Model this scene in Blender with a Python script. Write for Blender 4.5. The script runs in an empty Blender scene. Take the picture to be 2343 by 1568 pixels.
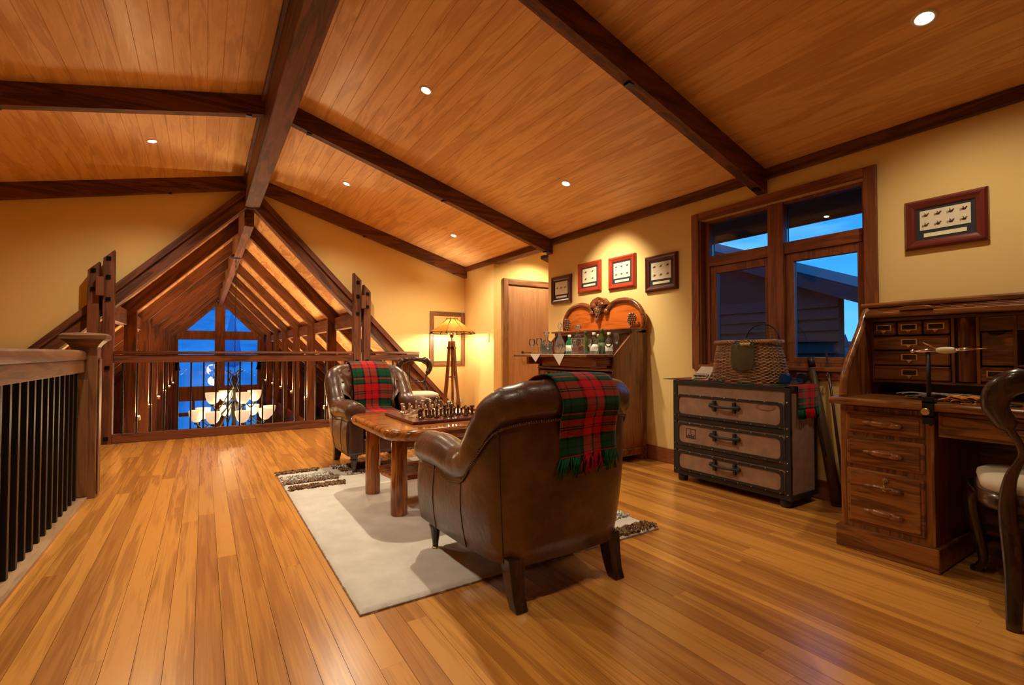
import bpy, math, random
from mathutils import Vector, Matrix, Euler
random.seed(11)
R = math.radians
sc = bpy.context.scene
col = sc.collection

# ------------------------------------------------------------------ camera
YAW, PITCH = math.atan2(706, 1100), math.atan2(24, 1100)
cd = bpy.data.cameras.new('camera'); cam = bpy.data.objects.new('camera', cd); col.objects.link(cam)
cd.sensor_width = 36; cd.lens = 1100 / 2343 * 36; cd.clip_start = .05; cd.clip_end = 600
cam.location = (0, 0, .98); cam.rotation_euler = (math.pi / 2 + PITCH, 0, -YAW)
sc.camera = cam

# ------------------------------------------------------------------ exposure, world
vs = sc.view_settings
vs.view_transform = 'Standard'; vs.look = 'None'; vs.gamma = 1; vs.use_curve_mapping = False
vs.exposure = 0.3
sc.cycles.use_denoising = True
sc.cycles.caustics_reflective = False; sc.cycles.caustics_refractive = False
sc.cycles.sample_clamp_indirect = 6
sc.cycles.max_bounces = 7; sc.cycles.diffuse_bounces = 4; sc.cycles.glossy_bounces = 3; sc.cycles.transmission_bounces = 4; sc.cycles.transparent_max_bounces = 16
sc.cycles.adaptive_threshold = .08
sc.cycles.adaptive_min_samples = 16
SKY = 2.6          # dusk sky strength
DOWN = 75          # ceiling downlights, watts
WARM = (1.0, .83, .58)
w = bpy.data.worlds.new('dusk'); sc.world = w; w.use_nodes = True
nt = w.node_tree; nt.nodes.clear()
def N(t, k, **kw):
    n = t.nodes.new(k)
    for a, b in kw.items():
        if a.startswith('i_'):
            n.inputs[a[2:].replace('_', ' ')].default_value = b
        else: setattr(n, a, b)
    return n
def ramp(t, stops, fac=None, interp='LINEAR'):
    r = t.nodes.new('ShaderNodeValToRGB'); r.color_ramp.interpolation = interp
    e = r.color_ramp.elements
    while len(e) < len(stops): e.new(.5)
    for x, (p, c) in zip(e, stops): x.position = p; x.color = (*c[:3], 1)
    if fac: t.links.new(fac, r.inputs[0])
    return r
tc = N(nt, 'ShaderNodeTexCoord'); sp = N(nt, 'ShaderNodeSeparateXYZ'); nt.links.new(tc.outputs['Generated'], sp.inputs[0])
base = ramp(nt, [(0, (.01, .03, .06)), (.02, (.055, .25, .48)), (.16, (.012, .15, .46)), (.5, (.008, .085, .36)), (1, (.006, .06, .28))], sp.outputs['Z'])
mp = N(nt, 'ShaderNodeMapping'); mp.inputs['Scale'].default_value = (1.3, 2.2, 9); nt.links.new(tc.outputs['Generated'], mp.inputs[0])
nz = N(nt, 'ShaderNodeTexNoise', i_Scale=2.2, i_Detail=5, i_Roughness=.55); nt.links.new(mp.outputs[0], nz.inputs[0])
cl = ramp(nt, [(.45, (0, 0, 0)), (.72, (1, 1, 1))], nz.outputs[0])
mx = N(nt, 'ShaderNodeMix', data_type='RGBA'); nt.links.new(cl.outputs[0], mx.inputs[0]); nt.links.new(base.outputs[0], mx.inputs[6])
mx.inputs[7].default_value = (.075, .26, .46, 1)
bg = N(nt, 'ShaderNodeBackground', i_Strength=SKY); nt.links.new(mx.outputs[2], bg.inputs[0])
wo = N(nt, 'ShaderNodeOutputWorld'); nt.links.new(bg.outputs[0], wo.inputs[0])

# ------------------------------------------------------------------ mesh builder
class MB:
    def __init__(s): s.v = []; s.f = []; s.s = []; s.uv = {}
    def add(s, vs, fs, smooth=False):
        o = len(s.v); s.v += [tuple(p) for p in vs]
        s.f += [tuple(i + o for i in f) for f in fs]; s.s += [smooth] * len(fs); return s
    def box(s, x0, x1, y0, y1, z0, z1):
        return s.add([(x0, y0, z0), (x1, y0, z0), (x1, y1, z0), (x0, y1, z0), (x0, y0, z1), (x1, y0, z1), (x1, y1, z1), (x0, y1, z1)],
                     [(0, 3, 2, 1), (4, 5, 6, 7), (0, 1, 5, 4), (1, 2, 6, 5), (2, 3, 7, 6), (3, 0, 4, 7)])
    def beam(s, p0, p1, w, h, up=(0, 0, 1), w1=None, h1=None):
        p0, p1 = Vector(p0), Vector(p1); d = (p1 - p0).normalized(); a = d.cross(Vector(up)).normalized(); b = a.cross(d)
        vs = []
        for p, ww, hh in ((p0, w, h), (p1, w1 or w, h1 or h)):
            for i, j in ((-1, -1), (1, -1), (1, 1), (-1, 1)): vs.append(p + a * (i * ww / 2) + b * (j * hh / 2))
        return s.add(vs, [(0, 1, 2, 3), (7, 6, 5, 4), (0, 4, 5, 1), (1, 5, 6, 2), (2, 6, 7, 3), (3, 7, 4, 0)])
    def prism(s, pts, ax, a0, a1, smooth=False):
        n = len(pts)
        m = {'x': lambda p, a: (a, p[0], p[1]), 'y': lambda p, a: (p[0], a, p[1]), 'z': lambda p, a: (p[0], p[1], a)}[ax]
        vs = [m(p, a0) for p in pts] + [m(p, a1) for p in pts]
        area = sum(pts[i][0] * pts[(i + 1) % n][1] - pts[(i + 1) % n][0] * pts[i][1] for i in range(n))
        flip = (area > 0) == (ax in 'xz'); flip = flip if a1 > a0 else not flip
        c0, c1 = tuple(range(n)), tuple(range(2 * n - 1, n - 1, -1))
        q = [(i, i + n, (i + 1) % n + n, (i + 1) % n) for i in range(n)]
        if flip: c0, c1, q = c0[::-1], c1[::-1], [f[::-1] for f in q]
        o = len(s.v); s.v += vs
        s.f += [tuple(i + o for i in f) for f in [c0, c1] + q]; s.s += [False, False] + [smooth] * n; return s
    def lathe(s, prof, c=(0, 0, 0), n=20, ax='z', smooth=True):
        vs = []; fs = []
        for r, z in prof:
            for i in range(n):
                a = 2 * math.pi * i / n; x, y = max(r, 1e-4) * math.cos(a), max(r, 1e-4) * math.sin(a)
                p = {'z': (x, y, z), 'x': (z, x, y), 'y': (y, z, x)}[ax]
                vs.append((p[0] + c[0], p[1] + c[1], p[2] + c[2]))
        for k in range(len(prof) - 1):
            for i in range(n):
                j = (i + 1) % n; fs.append((k * n + i, k * n + j, (k + 1) * n + j, (k + 1) * n + i))
        s.add(vs, fs, smooth)
        o = len(s.v) - len(vs); s.f += [tuple(o + i for i in reversed(range(n))), tuple(o + (len(prof) - 1) * n + i for i in range(n))]; s.s += [False, False]
        return s
    def tube(s, pts, r, n=8, up=(0, 0, 1), flat=1.0):
        pts = [Vector(p) for p in pts]; m = len(pts); r = [r] * m if not isinstance(r, (list, tuple)) else r
        vs = []; fs = []; u = None
        for k, p in enumerate(pts):
            d = (pts[min(k + 1, m - 1)] - pts[max(k - 1, 0)]).normalized()
            if u is None:
                u = Vector(up)
                if abs(u.dot(d)) > .95: u = Vector((1, 0, 0)) if abs(d.x) < .9 else Vector((0, 1, 0))
            u = (u - d * u.dot(d)).normalized(); v = d.cross(u)
            for i in range(n):
                a = 2 * math.pi * i / n; vs.append(p + u * (math.cos(a) * r[k] * flat) + v * (math.sin(a) * r[k]))
        for k in range(m - 1):
            for i in range(n):
                j = (i + 1) % n; fs.append((k * n + i, k * n + j, (k + 1) * n + j, (k + 1) * n + i))
        s.add(vs, fs, True); o = len(s.v) - len(vs)
        s.f += [tuple(o + i for i in reversed(range(n))), tuple(o + (m - 1) * n + i for i in range(n))]; s.s += [False, False]; return s
    def ball(s, c, r, n=10, m=7):
        r = (r, r, r) if not isinstance(r, (tuple, list)) else r
        vs = [(c[0], c[1], c[2] - r[2])]; fs = []
        for k in range(1, m):
            t = -math.pi / 2 + math.pi * k / m
            for i in range(n):
                a = 2 * math.pi * i / n; vs.append((c[0] + r[0] * math.cos(t) * math.cos(a), c[1] + r[1] * math.cos(t) * math.sin(a), c[2] + r[2] * math.sin(t)))
        vs.append((c[0], c[1], c[2] + r[2])); L = len(vs) - 1
        for i in range(n):
            j = (i + 1) % n; fs.append((0, 1 + j, 1 + i)); fs.append((L, L - n + i, L - n + j))
            for k in range(m - 2): fs.append((1 + k * n + i, 1 + k * n + j, 1 + (k + 1) * n + j, 1 + (k + 1) * n + i))
        return s.add(vs, fs, True)
    def grid(s, fn, nu, nv, smooth=True, flip=False):
        o = len(s.v)
        for i in range(nu + 1):
            for j in range(nv + 1): s.v.append(tuple(fn(i / nu, j / nv))); s.uv[len(s.v) - 1] = (i / nu, j / nv)
        for i in range(nu):
            for j in range(nv):
                a = o + i * (nv + 1) + j; f = (a, a + nv + 1, a + nv + 2, a + 1)
                s.f.append(f[::-1] if flip else f); s.s.append(smooth)
        return s
    def mesh(s, name):
        me = bpy.data.meshes.new(name); me.from_pydata(s.v, [], s.f); me.update()
        me.polygons.foreach_set('use_smooth', s.s)
        if s.uv:
            ul = me.uv_layers.new(name='UVMap')
            for l in me.loops: ul.data[l.index].uv = s.uv.get(l.vertex_index, (0, 0))
        return me
    def build(s, name, mat, parent=None, loc=None, rz=0, bevel=0, seg=2, sub=0, solid=0, fix=False):
        me = s.mesh(name)
        if fix:
            import bmesh
            b = bmesh.new(); b.from_mesh(me); bmesh.ops.recalc_face_normals(b, faces=b.faces); b.to_mesh(me); b.free()
        return link(name, me, mat, parent, loc, rz, bevel, seg, sub, solid)
def link(name, me, mat, parent=None, loc=None, rz=0, bevel=0, seg=2, sub=0, solid=0):
    if mat and not me.materials: me.materials.append(mat)
    o = bpy.data.objects.new(name, me); col.objects.link(o)
    if parent: o.parent = parent
    if loc: o.location = loc
    if rz: o.rotation_euler.z = rz
    if solid: m = o.modifiers.new('t', 'SOLIDIFY'); m.thickness = solid; m.offset = 0
    if bevel: m = o.modifiers.new('b', 'BEVEL'); m.width = bevel; m.segments = seg; m.limit_method = 'ANGLE'; m.harden_normals = False
    if sub: m = o.modifiers.new('s', 'SUBSURF'); m.levels = sub; m.render_levels = sub
    return o
def B(*a): return MB().box(*a)
def tag(o, label=None, cat=None, group=None, kind=None):
    for k, v in (('label', label), ('category', cat), ('group', group), ('kind', kind)):
        if v: o[k] = v
    return o
def T(name, label, cat, loc=(0, 0, 0), rz=0, group=None):
    o = bpy.data.objects.new(name, None); col.objects.link(o); o.location = loc; o.rotation_euler.z = rz; o.empty_display_size = .1
    return tag(o, label, cat, group)
def S(o, label=None): return tag(o, label, None, None, 'structure')
def dup(o, parent=None):
    c = o.copy(); col.objects.link(c); c.parent = parent
    for ch in o.children: dup(ch, c)
    return c
def crom(P, n):
    """smooth curve through control points (any dimension)"""
    out = []; m = len(P)
    for k in range(m - 1):
        a, b, c, d = P[max(k - 1, 0)], P[k], P[k + 1], P[min(k + 2, m - 1)]
        for i in range(n):
            t = i / n
            out.append(tuple(.5 * (2 * b[q] + (c[q] - a[q]) * t + (2 * a[q] - 5 * b[q] + 4 * c[q] - d[q]) * t * t + (3 * b[q] - a[q] - 3 * c[q] + d[q]) * t ** 3) for q in range(len(b))))
    out.append(tuple(P[-1])); return out

# ------------------------------------------------------------------ materials
MATS = {}
def mat(name):
    m = bpy.data.materials.new(name); m.use_nodes = True; t = m.node_tree
    return m, t, t.nodes['Principled BSDF']
def plain(name, c, rough=.5, metal=0, coat=0, spec=.5, bump=0, bs=60, emit=None, es=0, var=0, vs_=6):
    if name in MATS: return MATS[name]
    m, t, p = mat(name); p.inputs['Base Color'].default_value = (*c, 1); p.inputs['Roughness'].default_value = rough
    p.inputs['Metallic'].default_value = metal; p.inputs['Coat Weight'].default_value = coat; p.inputs['Coat Roughness'].default_value = .15; p.inputs['Specular IOR Level'].default_value = spec
    if emit: p.inputs['Emission Color'].default_value = (*emit, 1); p.inputs['Emission Strength'].default_value = es
    if bump or var:
        tc = N(t, 'ShaderNodeTexCoord')
    if bump:
        n = N(t, 'ShaderNodeTexNoise', i_Scale=bs, i_Detail=4); t.links.new(tc.outputs['Object'], n.inputs[0])
        b = N(t, 'ShaderNodeBump', i_Strength=bump, i_Distance=.01); t.links.new(n.outputs[0], b.inputs['Height']); t.links.new(b.outputs[0], p.inputs['Normal'])
    if var:
        n = N(t, 'ShaderNodeTexNoise', i_Scale=vs_, i_Detail=5); t.links.new(tc.outputs['Object'], n.inputs[0])
        r = ramp(t, [(.3, [x * (1 - var) for x in c]), (.7, [min(1, x * (1 + var)) for x in c])], n.outputs[0]); t.links.new(r.outputs[0], p.inputs['Base Color'])
    MATS[name] = m; return m
def wood(name, dark, light, ax='Y', rough=.35, coat=.2, sc_=1.0, bump=.06, rnd=0.0, figure=1.0, coord='Object', stretch=11, cr=.12):
    key = name + '_' + ax
    if key in MATS: return MATS[key]
    m, t, p = mat(key); L = t.links.new
    tc = N(t, 'ShaderNodeTexCoord'); oi = N(t, 'ShaderNodeObjectInfo')
    if coord == 'Object': src = tc.outputs['Object']
    else: src = N(t, 'ShaderNodeNewGeometry').outputs['Position']
    ad = N(t, 'ShaderNodeVectorMath', operation='MULTIPLY_ADD'); L(src, ad.inputs[0]); ad.inputs[1].default_value = (1, 1, 1)
    mulr = N(t, 'ShaderNodeMath', operation='MULTIPLY'); L(oi.outputs['Random'], mulr.inputs[0]); mulr.inputs[1].default_value = 37 if coord == 'Object' else 0
    L(mulr.outputs[0], ad.inputs[2])
    s1 = [stretch * sc_] * 3; s1['XYZ'.index(ax)] = 1.0 * sc_
    m1 = N(t, 'ShaderNodeMapping'); m1.inputs['Scale'].default_value = s1; L(ad.outputs[0], m1.inputs[0])
    n1 = N(t, 'ShaderNodeTexNoise', i_Scale=1.2, i_Detail=3, i_Roughness=.6, i_Distortion=1.2 * figure); L(m1.outputs[0], n1.inputs[0])
    s2 = [150 * sc_] * 3; s2['XYZ'.index(ax)] = 3 * sc_
    m2 = N(t, 'ShaderNodeMapping'); m2.inputs['Scale'].default_value = s2; L(ad.outputs[0], m2.inputs[0])
    n2 = N(t, 'ShaderNodeTexNoise', i_Scale=1, i_Detail=1, i_Roughness=.6); L(m2.outputs[0], n2.inputs[0])
    # rings
    mm = N(t, 'ShaderNodeMath', operation='MULTIPLY'); L(n1.outputs[0], mm.inputs[0]); mm.inputs[1].default_value = 26
    sn = N(t, 'ShaderNodeMath', operation='SINE'); L(mm.outputs[0], sn.inputs[0])
    a = N(t, 'ShaderNodeMath', operation='MULTIPLY_ADD'); L(sn.outputs[0], a.inputs[0]); a.inputs[1].default_value = .13 * figure; L(n1.outputs[0], a.inputs[2])
    b = N(t, 'ShaderNodeMath', operation='MULTIPLY_ADD'); L(n2.outputs[0], b.inputs[0]); b.inputs[1].default_value = .30; L(a.outputs[0], b.inputs[2])
    c = N(t, 'ShaderNodeMath', operation='MULTIPLY_ADD'); L(oi.outputs['Random'], c.inputs[0]); c.inputs[1].default_value = rnd; L(b.outputs[0], c.inputs[2])
    mid = [(x + y) / 2 for x, y in zip(dark, light)]
    r = ramp(t, [(.40 + rnd * .2, dark), (.63 + rnd * .45, mid), (.88 + rnd * .7, light)] if rnd < .3 else [(.35, dark), (.8, mid), (1, light)], c.outputs[0])
    L(r.outputs[0], p.inputs['Base Color'])
    p.inputs['Roughness'].default_value = rough; p.inputs['Coat Weight'].default_value = coat; p.inputs['Coat Roughness'].default_value = cr
    if bump > .05 and False:
        bm = N(t, 'ShaderNodeBump', i_Strength=bump, i_Distance=.01); L(b.outputs[0], bm.inputs['Height']); L(bm.outputs[0], p.inputs['Normal'])
    MATS[key] = m; return m
BEAM = lambda ax: wood('beam_timber', (.06, .016, .006), (.19, .056, .017), ax, .6, 0, .8)
DESK = lambda ax: wood('oak_stain', (.10, .03, .007), (.33, .122, .031), ax, .3, .3, 1.3)
CAB = lambda ax: wood('cabinet_mahogany', (.08, .02, .006), (.26, .075, .02), ax, .25, .4, 1.2)
TAB = lambda ax: wood('table_rimu', (.20, .048, .008), (.58, .20, .038), ax, .2, .35, 1.4)
RAIL = lambda ax: wood('rail_timber', (.125, .052, .02), (.27, .128, .055), ax, .45, .05, 1.0)
WINW = lambda ax: wood('window_timber', (.15, .042, .013), (.30, .095, .03), ax, .45, .05, 1.0)
DARKW = lambda ax: wood('walnut_dark', (.018, .008, .004), (.06, .024, .012), ax, .25, .4, 1.5)
M_wall = plain('wall_paint', (.80, .59, .235), .75, spec=.25)
M_ceil = wood('ceiling_ply', (.66, .345, .125), (.85, .52, .215), 'Y', .45, .05, .75, .02, 0.0, 1.0, coord='World', stretch=9)
M_floor = wood('floor_rimu', (.34, .11, .017), (.79, .37, .07), 'Y', .25, .9, 1.0, .025, .42, .28, stretch=22, cr=.27)
M_black = plain('black_iron', (.012, .011, .011), .42, .3)
M_bolt = plain('black_bolt', (.006, .006, .007), .35, .6)
M_brass = plain('brass', (.90, .64, .26), .35, 1)
M_chrome = plain('chrome', (.8, .78, .76), .12, 1)
M_silver = plain('pewter', (.86, .80, .70), .18, 1)
M_bronze = plain('bronze', (.22, .125, .07), .22, 1)
M_white = plain('white_trim', (.8, .78, .74), .4)
M_cream = plain('cream_fabric', (.66, .58, .44), .9, spec=.1, bump=.25, bs=500)
M_paper = plain('paper', (.74, .67, .5), .85)
M_dark = plain('gap_shade', (.012, .008, .006), .7)
def leather():
    m, t, p = mat('leather'); L = t.links.new; tc = N(t, 'ShaderNodeTexCoord')
    n = N(t, 'ShaderNodeTexNoise', i_Scale=5, i_Detail=7, i_Roughness=.62); L(tc.outputs['Object'], n.inputs[0])
    r = ramp(t, [(.25, (.030, .010, .005)), (.5, (.085, .030, .012)), (.75, (.175, .072, .029))], n.outputs[0]); L(r.outputs[0], p.inputs['Base Color'])
    v = N(t, 'ShaderNodeTexVoronoi', i_Scale=260); L(tc.outputs['Object'], v.inputs[0])
    n2 = N(t, 'ShaderNodeTexNoise', i_Scale=16, i_Detail=4, i_Distortion=1.5); L(tc.outputs['Object'], n2.inputs[0])
    a = N(t, 'ShaderNodeMath', operation='MULTIPLY_ADD'); L(v.outputs['Distance'], a.inputs[0]); a.inputs[1].default_value = .12; L(n2.outputs[0], a.inputs[2])
    b = N(t, 'ShaderNodeBump', i_Strength=.28, i_Distance=.012); L(a.outputs[0], b.inputs['Height']); L(b.outputs[0], p.inputs['Normal'])
    p.inputs['Roughness'].default_value = .34; p.inputs['Coat Weight'].default_value = .35; p.inputs['Coat Roughness'].default_value = .22
    return m
M_leather = leather()
def tartan():
    m, t, p = mat('tartan_wool'); L = t.links.new; uv = N(t, 'ShaderNodeTexCoord'); s = N(t, 'ShaderNodeSeparateXYZ'); L(uv.outputs['UV'], s.inputs[0])
    G, K, Rr, DG = (.010, .075, .032), (.005, .010, .010), (.60, .006, .014), (.02, .03, .02)
    u = ramp(t, [(0, G), (.10, K), (.12, G), (.30, K), (.36, Rr), (.525, DG), (.56, Rr), (.70, K), (.75, G), (.9, K), (.92, G)], s.outputs[0], 'CONSTANT')
    vv = N(t, 'ShaderNodeMath', operation='MULTIPLY'); L(s.outputs[1], vv.inputs[0]); vv.inputs[1].default_value = 2.6
    fr = N(t, 'ShaderNodeMath', operation='FRACT'); L(vv.outputs[0], fr.inputs[0])
    v = ramp(t, [(0, Rr), (.04, K), (.10, G), (.22, K), (.24, G), (.38, K), (.44, Rr), (.60, K), (.63, Rr), (.66, K), (.69, Rr), (.86, K), (.9, G)], fr.outputs[0], 'CONSTANT')
    x = N(t, 'ShaderNodeMix', data_type='RGBA'); x.inputs[0].default_value = .5; L(u.outputs[0], x.inputs[6]); L(v.outputs[0], x.inputs[7]); L(x.outputs[2], p.inputs['Base Color'])
    wv = N(t, 'ShaderNodeTexNoise', i_Scale=420, i_Detail=2); L(uv.outputs['Object'], wv.inputs[0])
    b = N(t, 'ShaderNodeBump', i_Strength=.4, i_Distance=.004); L(wv.outputs[0], b.inputs['Height']); L(b.outputs[0], p.inputs['Normal'])
    p.inputs['Roughness'].default_value = .95; p.inputs['Specular IOR Level'].default_value = .1; p.inputs['Sheen Weight'].default_value = .15
    return m
M_tartan = tartan()
M_red = plain('red_wool', (.5, .01, .016), .95, spec=.1); M_green = plain('green_wool', (.012, .1, .045), .95, spec=.1); M_kwool = plain('dark_wool', (.01, .02, .018), .95, spec=.1)
def glass(name, c=(1, 1, 1), facet=0.0, body=0.0):
    """thin walled glass: tinted transparency with a clear fresnel sheen"""
    m, t, p = mat(name); L = t.links.new; o = t.nodes['Material Output']
    tr = N(t, 'ShaderNodeBsdfTransparent'); tr.inputs[0].default_value = (*c, 1); gl = N(t, 'ShaderNodeBsdfGlossy', i_Roughness=.03)
    lw = N(t, 'ShaderNodeLayerWeight', i_Blend=.3); p.inputs['Base Color'].default_value = (*c, 1); p.inputs['Roughness'].default_value = .1
    if facet:
        tc = N(t, 'ShaderNodeTexCoord'); v = N(t, 'ShaderNodeTexVoronoi', i_Scale=facet); L(tc.outputs['Object'], v.inputs[0])
        b = N(t, 'ShaderNodeBump', i_Strength=.9, i_Distance=.006); L(v.outputs['Distance'], b.inputs['Height']); L(b.outputs[0], gl.inputs['Normal']); L(b.outputs[0], lw.inputs['Normal'])
    x = N(t, 'ShaderNodeMixShader'); L(lw.outputs['Fresnel'], x.inputs[0]); L(tr.outputs[0], x.inputs[1]); L(gl.outputs[0], x.inputs[2])
    y = N(t, 'ShaderNodeMixShader'); y.inputs[0].default_value = body; L(x.outputs[0], y.inputs[1]); L(p.outputs[0], y.inputs[2]); L(y.outputs[0], o.inputs[0])
    return m
M_glass = glass('crystal', (.96, .96, .93), 0, .03); M_cut = glass('cut_crystal', (.96, .95, .91), 45, .09)
M_ggreen = glass('green_glass', (.10, .62, .22), 0, .25); M_gdark = glass('bottle_glass', (.16, .24, .06), 0, .3)
M_amber = glass('amber_spirit', (.95, .42, .03), 0, .75); M_ruby = glass('ruby_spirit', (.60, .06, .012), 0, .7); M_port = glass('port_spirit', (.07, .02, .03), 0, .4)
def pane():
    m, t, p = mat('window_glass'); L = t.links.new; t.nodes.remove(p); o = t.nodes['Material Output']
    tr = N(t, 'ShaderNodeBsdfTransparent'); tr.inputs[0].default_value = (.93, .96, .98, 1); gl = N(t, 'ShaderNodeBsdfGlossy', i_Roughness=.01); f = N(t, 'ShaderNodeFresnel', i_IOR=1.5)
    x = N(t, 'ShaderNodeMixShader'); L(f.outputs[0], x.inputs[0]); L(tr.outputs[0], x.inputs[1]); L(gl.outputs[0], x.inputs[2]); L(x.outputs[0], o.inputs[0]); return m
M_pane = pane()
def translucent(name, c, emit=0, ec=(1, .7, .35)):
    m, t, p = mat(name); L = t.links.new; o = t.nodes['Material Output']
    n = N(t, 'ShaderNodeTexNoise', i_Scale=14, i_Detail=5); tc = N(t, 'ShaderNodeTexCoord'); L(tc.outputs['Object'], n.inputs[0])
    r = ramp(t, [(.3, [x * .6 for x in c]), (.7, c)], n.outputs[0])
    tl = N(t, 'ShaderNodeBsdfTranslucent'); L(r.outputs[0], tl.inputs[0]); L(r.outputs[0], p.inputs['Base Color']); p.inputs['Roughness'].default_value = .35
    x = N(t, 'ShaderNodeMixShader'); x.inputs[0].default_value = .22; L(p.outputs[0], x.inputs[1]); L(tl.outputs[0], x.inputs[2]); L(x.outputs[0], o.inputs[0])
    if emit: p.inputs['Emission Color'].default_value = (*ec, 1); p.inputs['Emission Strength'].default_value = emit
    return m
M_mica = translucent('mica_amber', (.46, .15, .022))
M_bowl = plain('alabaster_glow', (.8, .7, .5), .4, emit=(1, .76, .48), es=.5)
M_lampon = plain('lamp_on', (1, 1, 1), .5, emit=(1, .82, .58), es=60)
M_glow = plain('uplight_on', (1, 1, 1), .5, emit=(1, .72, .36), es=40)
def light(name, typ, energy, parent, loc=(0, 0, 0), color=WARM, size=.04, spot=None, blend=.5, rot=None):
    d = bpy.data.lights.new(name, typ); d.energy = energy; d.color = color; d.shadow_soft_size = size
    if typ == 'SPOT': d.spot_size = R(spot); d.spot_blend = blend
    o = bpy.data.objects.new(name, d); col.objects.link(o); o.parent = parent; o.location = loc
    if rot: o.rotation_euler = rot
    return o
# ================================================================== THE SETTING
XW, YG, XL, YB = 3.5, 6.85, -2.6, -2.6          # side wall, gable wall, left wall, wall behind the camera
def zc(x): return 3.2 - .29 * (x - .5) if x > .5 else 3.2 - .23 * (.5 - x)
# floor: slab and every board a piece of its own
fb = MB(); fb.box(-.74, XW, YB, YG, -.3, -.021).box(XL, -.74, 4.42, YG, -.3, -.021).box(XW, 5.2, 4.4, 5.94, -.3, -.021)
floor = S(fb.build('floor', DESK('Y')), 'honey coloured timber board floor of the loft')
random.seed(5)
def plank(x0, x1, y0, y1):
    g, c = .0002, .0005
    MB().add([(x0 + g, y0 + g, -.02), (x1 - g, y0 + g, -.02), (x1 - g, y1 - g, -.02), (x0 + g, y1 - g, -.02),
              (x0 + g + c, y0 + g, 0), (x1 - g - c, y0 + g, 0), (x1 - g - c, y1 - g, 0), (x0 + g + c, y1 - g, 0)],
             [(4, 5, 6, 7), (0, 1, 5, 4), (1, 2, 6, 5), (2, 3, 7, 6), (3, 0, 4, 7)]).build('floor_board', M_floor, floor)
BW = .0808
x = -.66; i = 0
while x < XW - .02:
    x1 = min(x + BW, XW); y = YB - random.random() * 2.2
    while y < YG:
        L_ = random.uniform(1.5, 3.6); y1 = y + L_
        if y1 > YG - .5: y1 = YG
        if y1 > YB + .1: plank(x, x1, max(y, YB), y1)
        y = y1
    x = x1; i += 1
x = XL
while x < -.68:
    x1 = min(x + BW, -.66); ym = random.uniform(5.2, 6.3)
    plank(x, x1, 4.42, ym); plank(x, x1, ym, YG)
    x = x1; i += 1
for k in range(12): plank(XW + k * .14, XW + k * .14 + .14, 4.4, 5.94)
# walls
HY0, HY1, HZ0, HZ1 = 1.335, 2.53, .88, 2.085
wr = MB().box(XW, 3.65, YB, HY0, -.3, 2.31).box(XW, 3.65, HY1, 4.638, -.3, 2.31).box(XW, 3.65, HY0, HY1, -.3, HZ0).box(XW, 3.65, HY0, HY1, HZ1, 2.31)
S(wr.build('wall_right', M_wall), 'pale yellow plaster wall with the window and framed flies')
S(B(XW, 3.62, 5.94, YG, -.3, 2.33).build('wall_alcove', M_wall), 'short yellow wall between gable wall and door recess')
S(B(3.62, 5.2, 5.94, 6.06, 0, 2.6).build('wall_door', M_wall), 'yellow wall of the recess that holds the timber door')
S(MB().box(5.2, 5.3, 4.4, 6.0, -.3, 2.6).box(3.65, 5.3, 4.3, 4.4, -.3, 2.6).build('wall_hall', M_wall), 'yellow end wall of the side hall')
S(B(XW + .01, 5.3, 4.3, 6.06, 2.5, 2.6).build('ceiling_hall', M_white), 'white ceiling of the side hall')
ZA, SL, XA = 3.08, 1.04, .475                    # great-room roof: apex height, pitch, ridge
gz = lambda x: ZA - SL * abs(x - XA)
xb = ZA / SL
S(MB().prism([(XL, 0), (XA - xb, 0), (XA, ZA), (XA, 3.26), (XL, zc(XL) + .04)], 'y', YG, YG + .1).build('wall_gable_left', M_wall, fix=True), 'yellow gable wall above the sloping rafter, stair side')
S(MB().prism([(3.62, 0), (XA + xb, 0), (XA, ZA), (XA, 3.26), (3.62, zc(3.5) + .02)], 'y', YG, YG + .1).build('wall_gable_right', M_wall, fix=True), 'yellow gable wall above the sloping rafter, lamp side')
S(B(XL - .12, XL, YB, YG + .1, -2.9, 2.6).build('wall_left', M_wall), 'yellow wall on the far side of the stairwell')
S(B(XL, 3.65, YB - .12, YB, -2.9, 3.3).build('wall_back', M_wall), 'yellow wall behind the viewer')
# ceiling boards
cb = MB().prism([(.5, 3.225), (3.72, zc(3.72) + .025), (3.72, zc(3.72) + .06), (.5, 3.26)], 'y', YB, YG + .1).prism([(.5, 3.225), (-2.75, zc(-2.75) + .025), (-2.75, zc(-2.75) + .06), (.5, 3.26)], 'y', YB, YG + .1)
ceil = S(cb.build('ceiling', DESK('Y'), fix=True), 'raked ceiling lined with grooved pine boards')
RAFT = [6.81, 4.59, 1.99, -.62]
def bays(side, lo, hi, ys, w):
    s = -.29 if side > 0 else .23
    for y0, y1 in ys:
        me = MB().prism([(.0018, .0018 * s), (w - .0018, (w - .0018) * s), (w, w * s + .003), (w, w * s + .022), (0, .022), (0, .003)], 'y', y0, y1).mesh('ceiling_board')
        n = int(round((hi - lo) / w))
        for k in range(n):
            xx = lo + k * w
            o = link('ceiling_board', me, M_ceil, ceil, (xx, 0, zc(xx)))
vis = [(4.59, YG), (1.99, 4.59), (-.62, 1.99)]
bays(1, .5, 3.5, vis, .1); bays(-1, -2.6, .5, vis[:2], .1); bays(-1, -2.6, .5, vis[2:] + [(YB, -.62)], 3.1); bays(1, .5, 3.5, [(YB, -.62)], 3.0)
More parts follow.
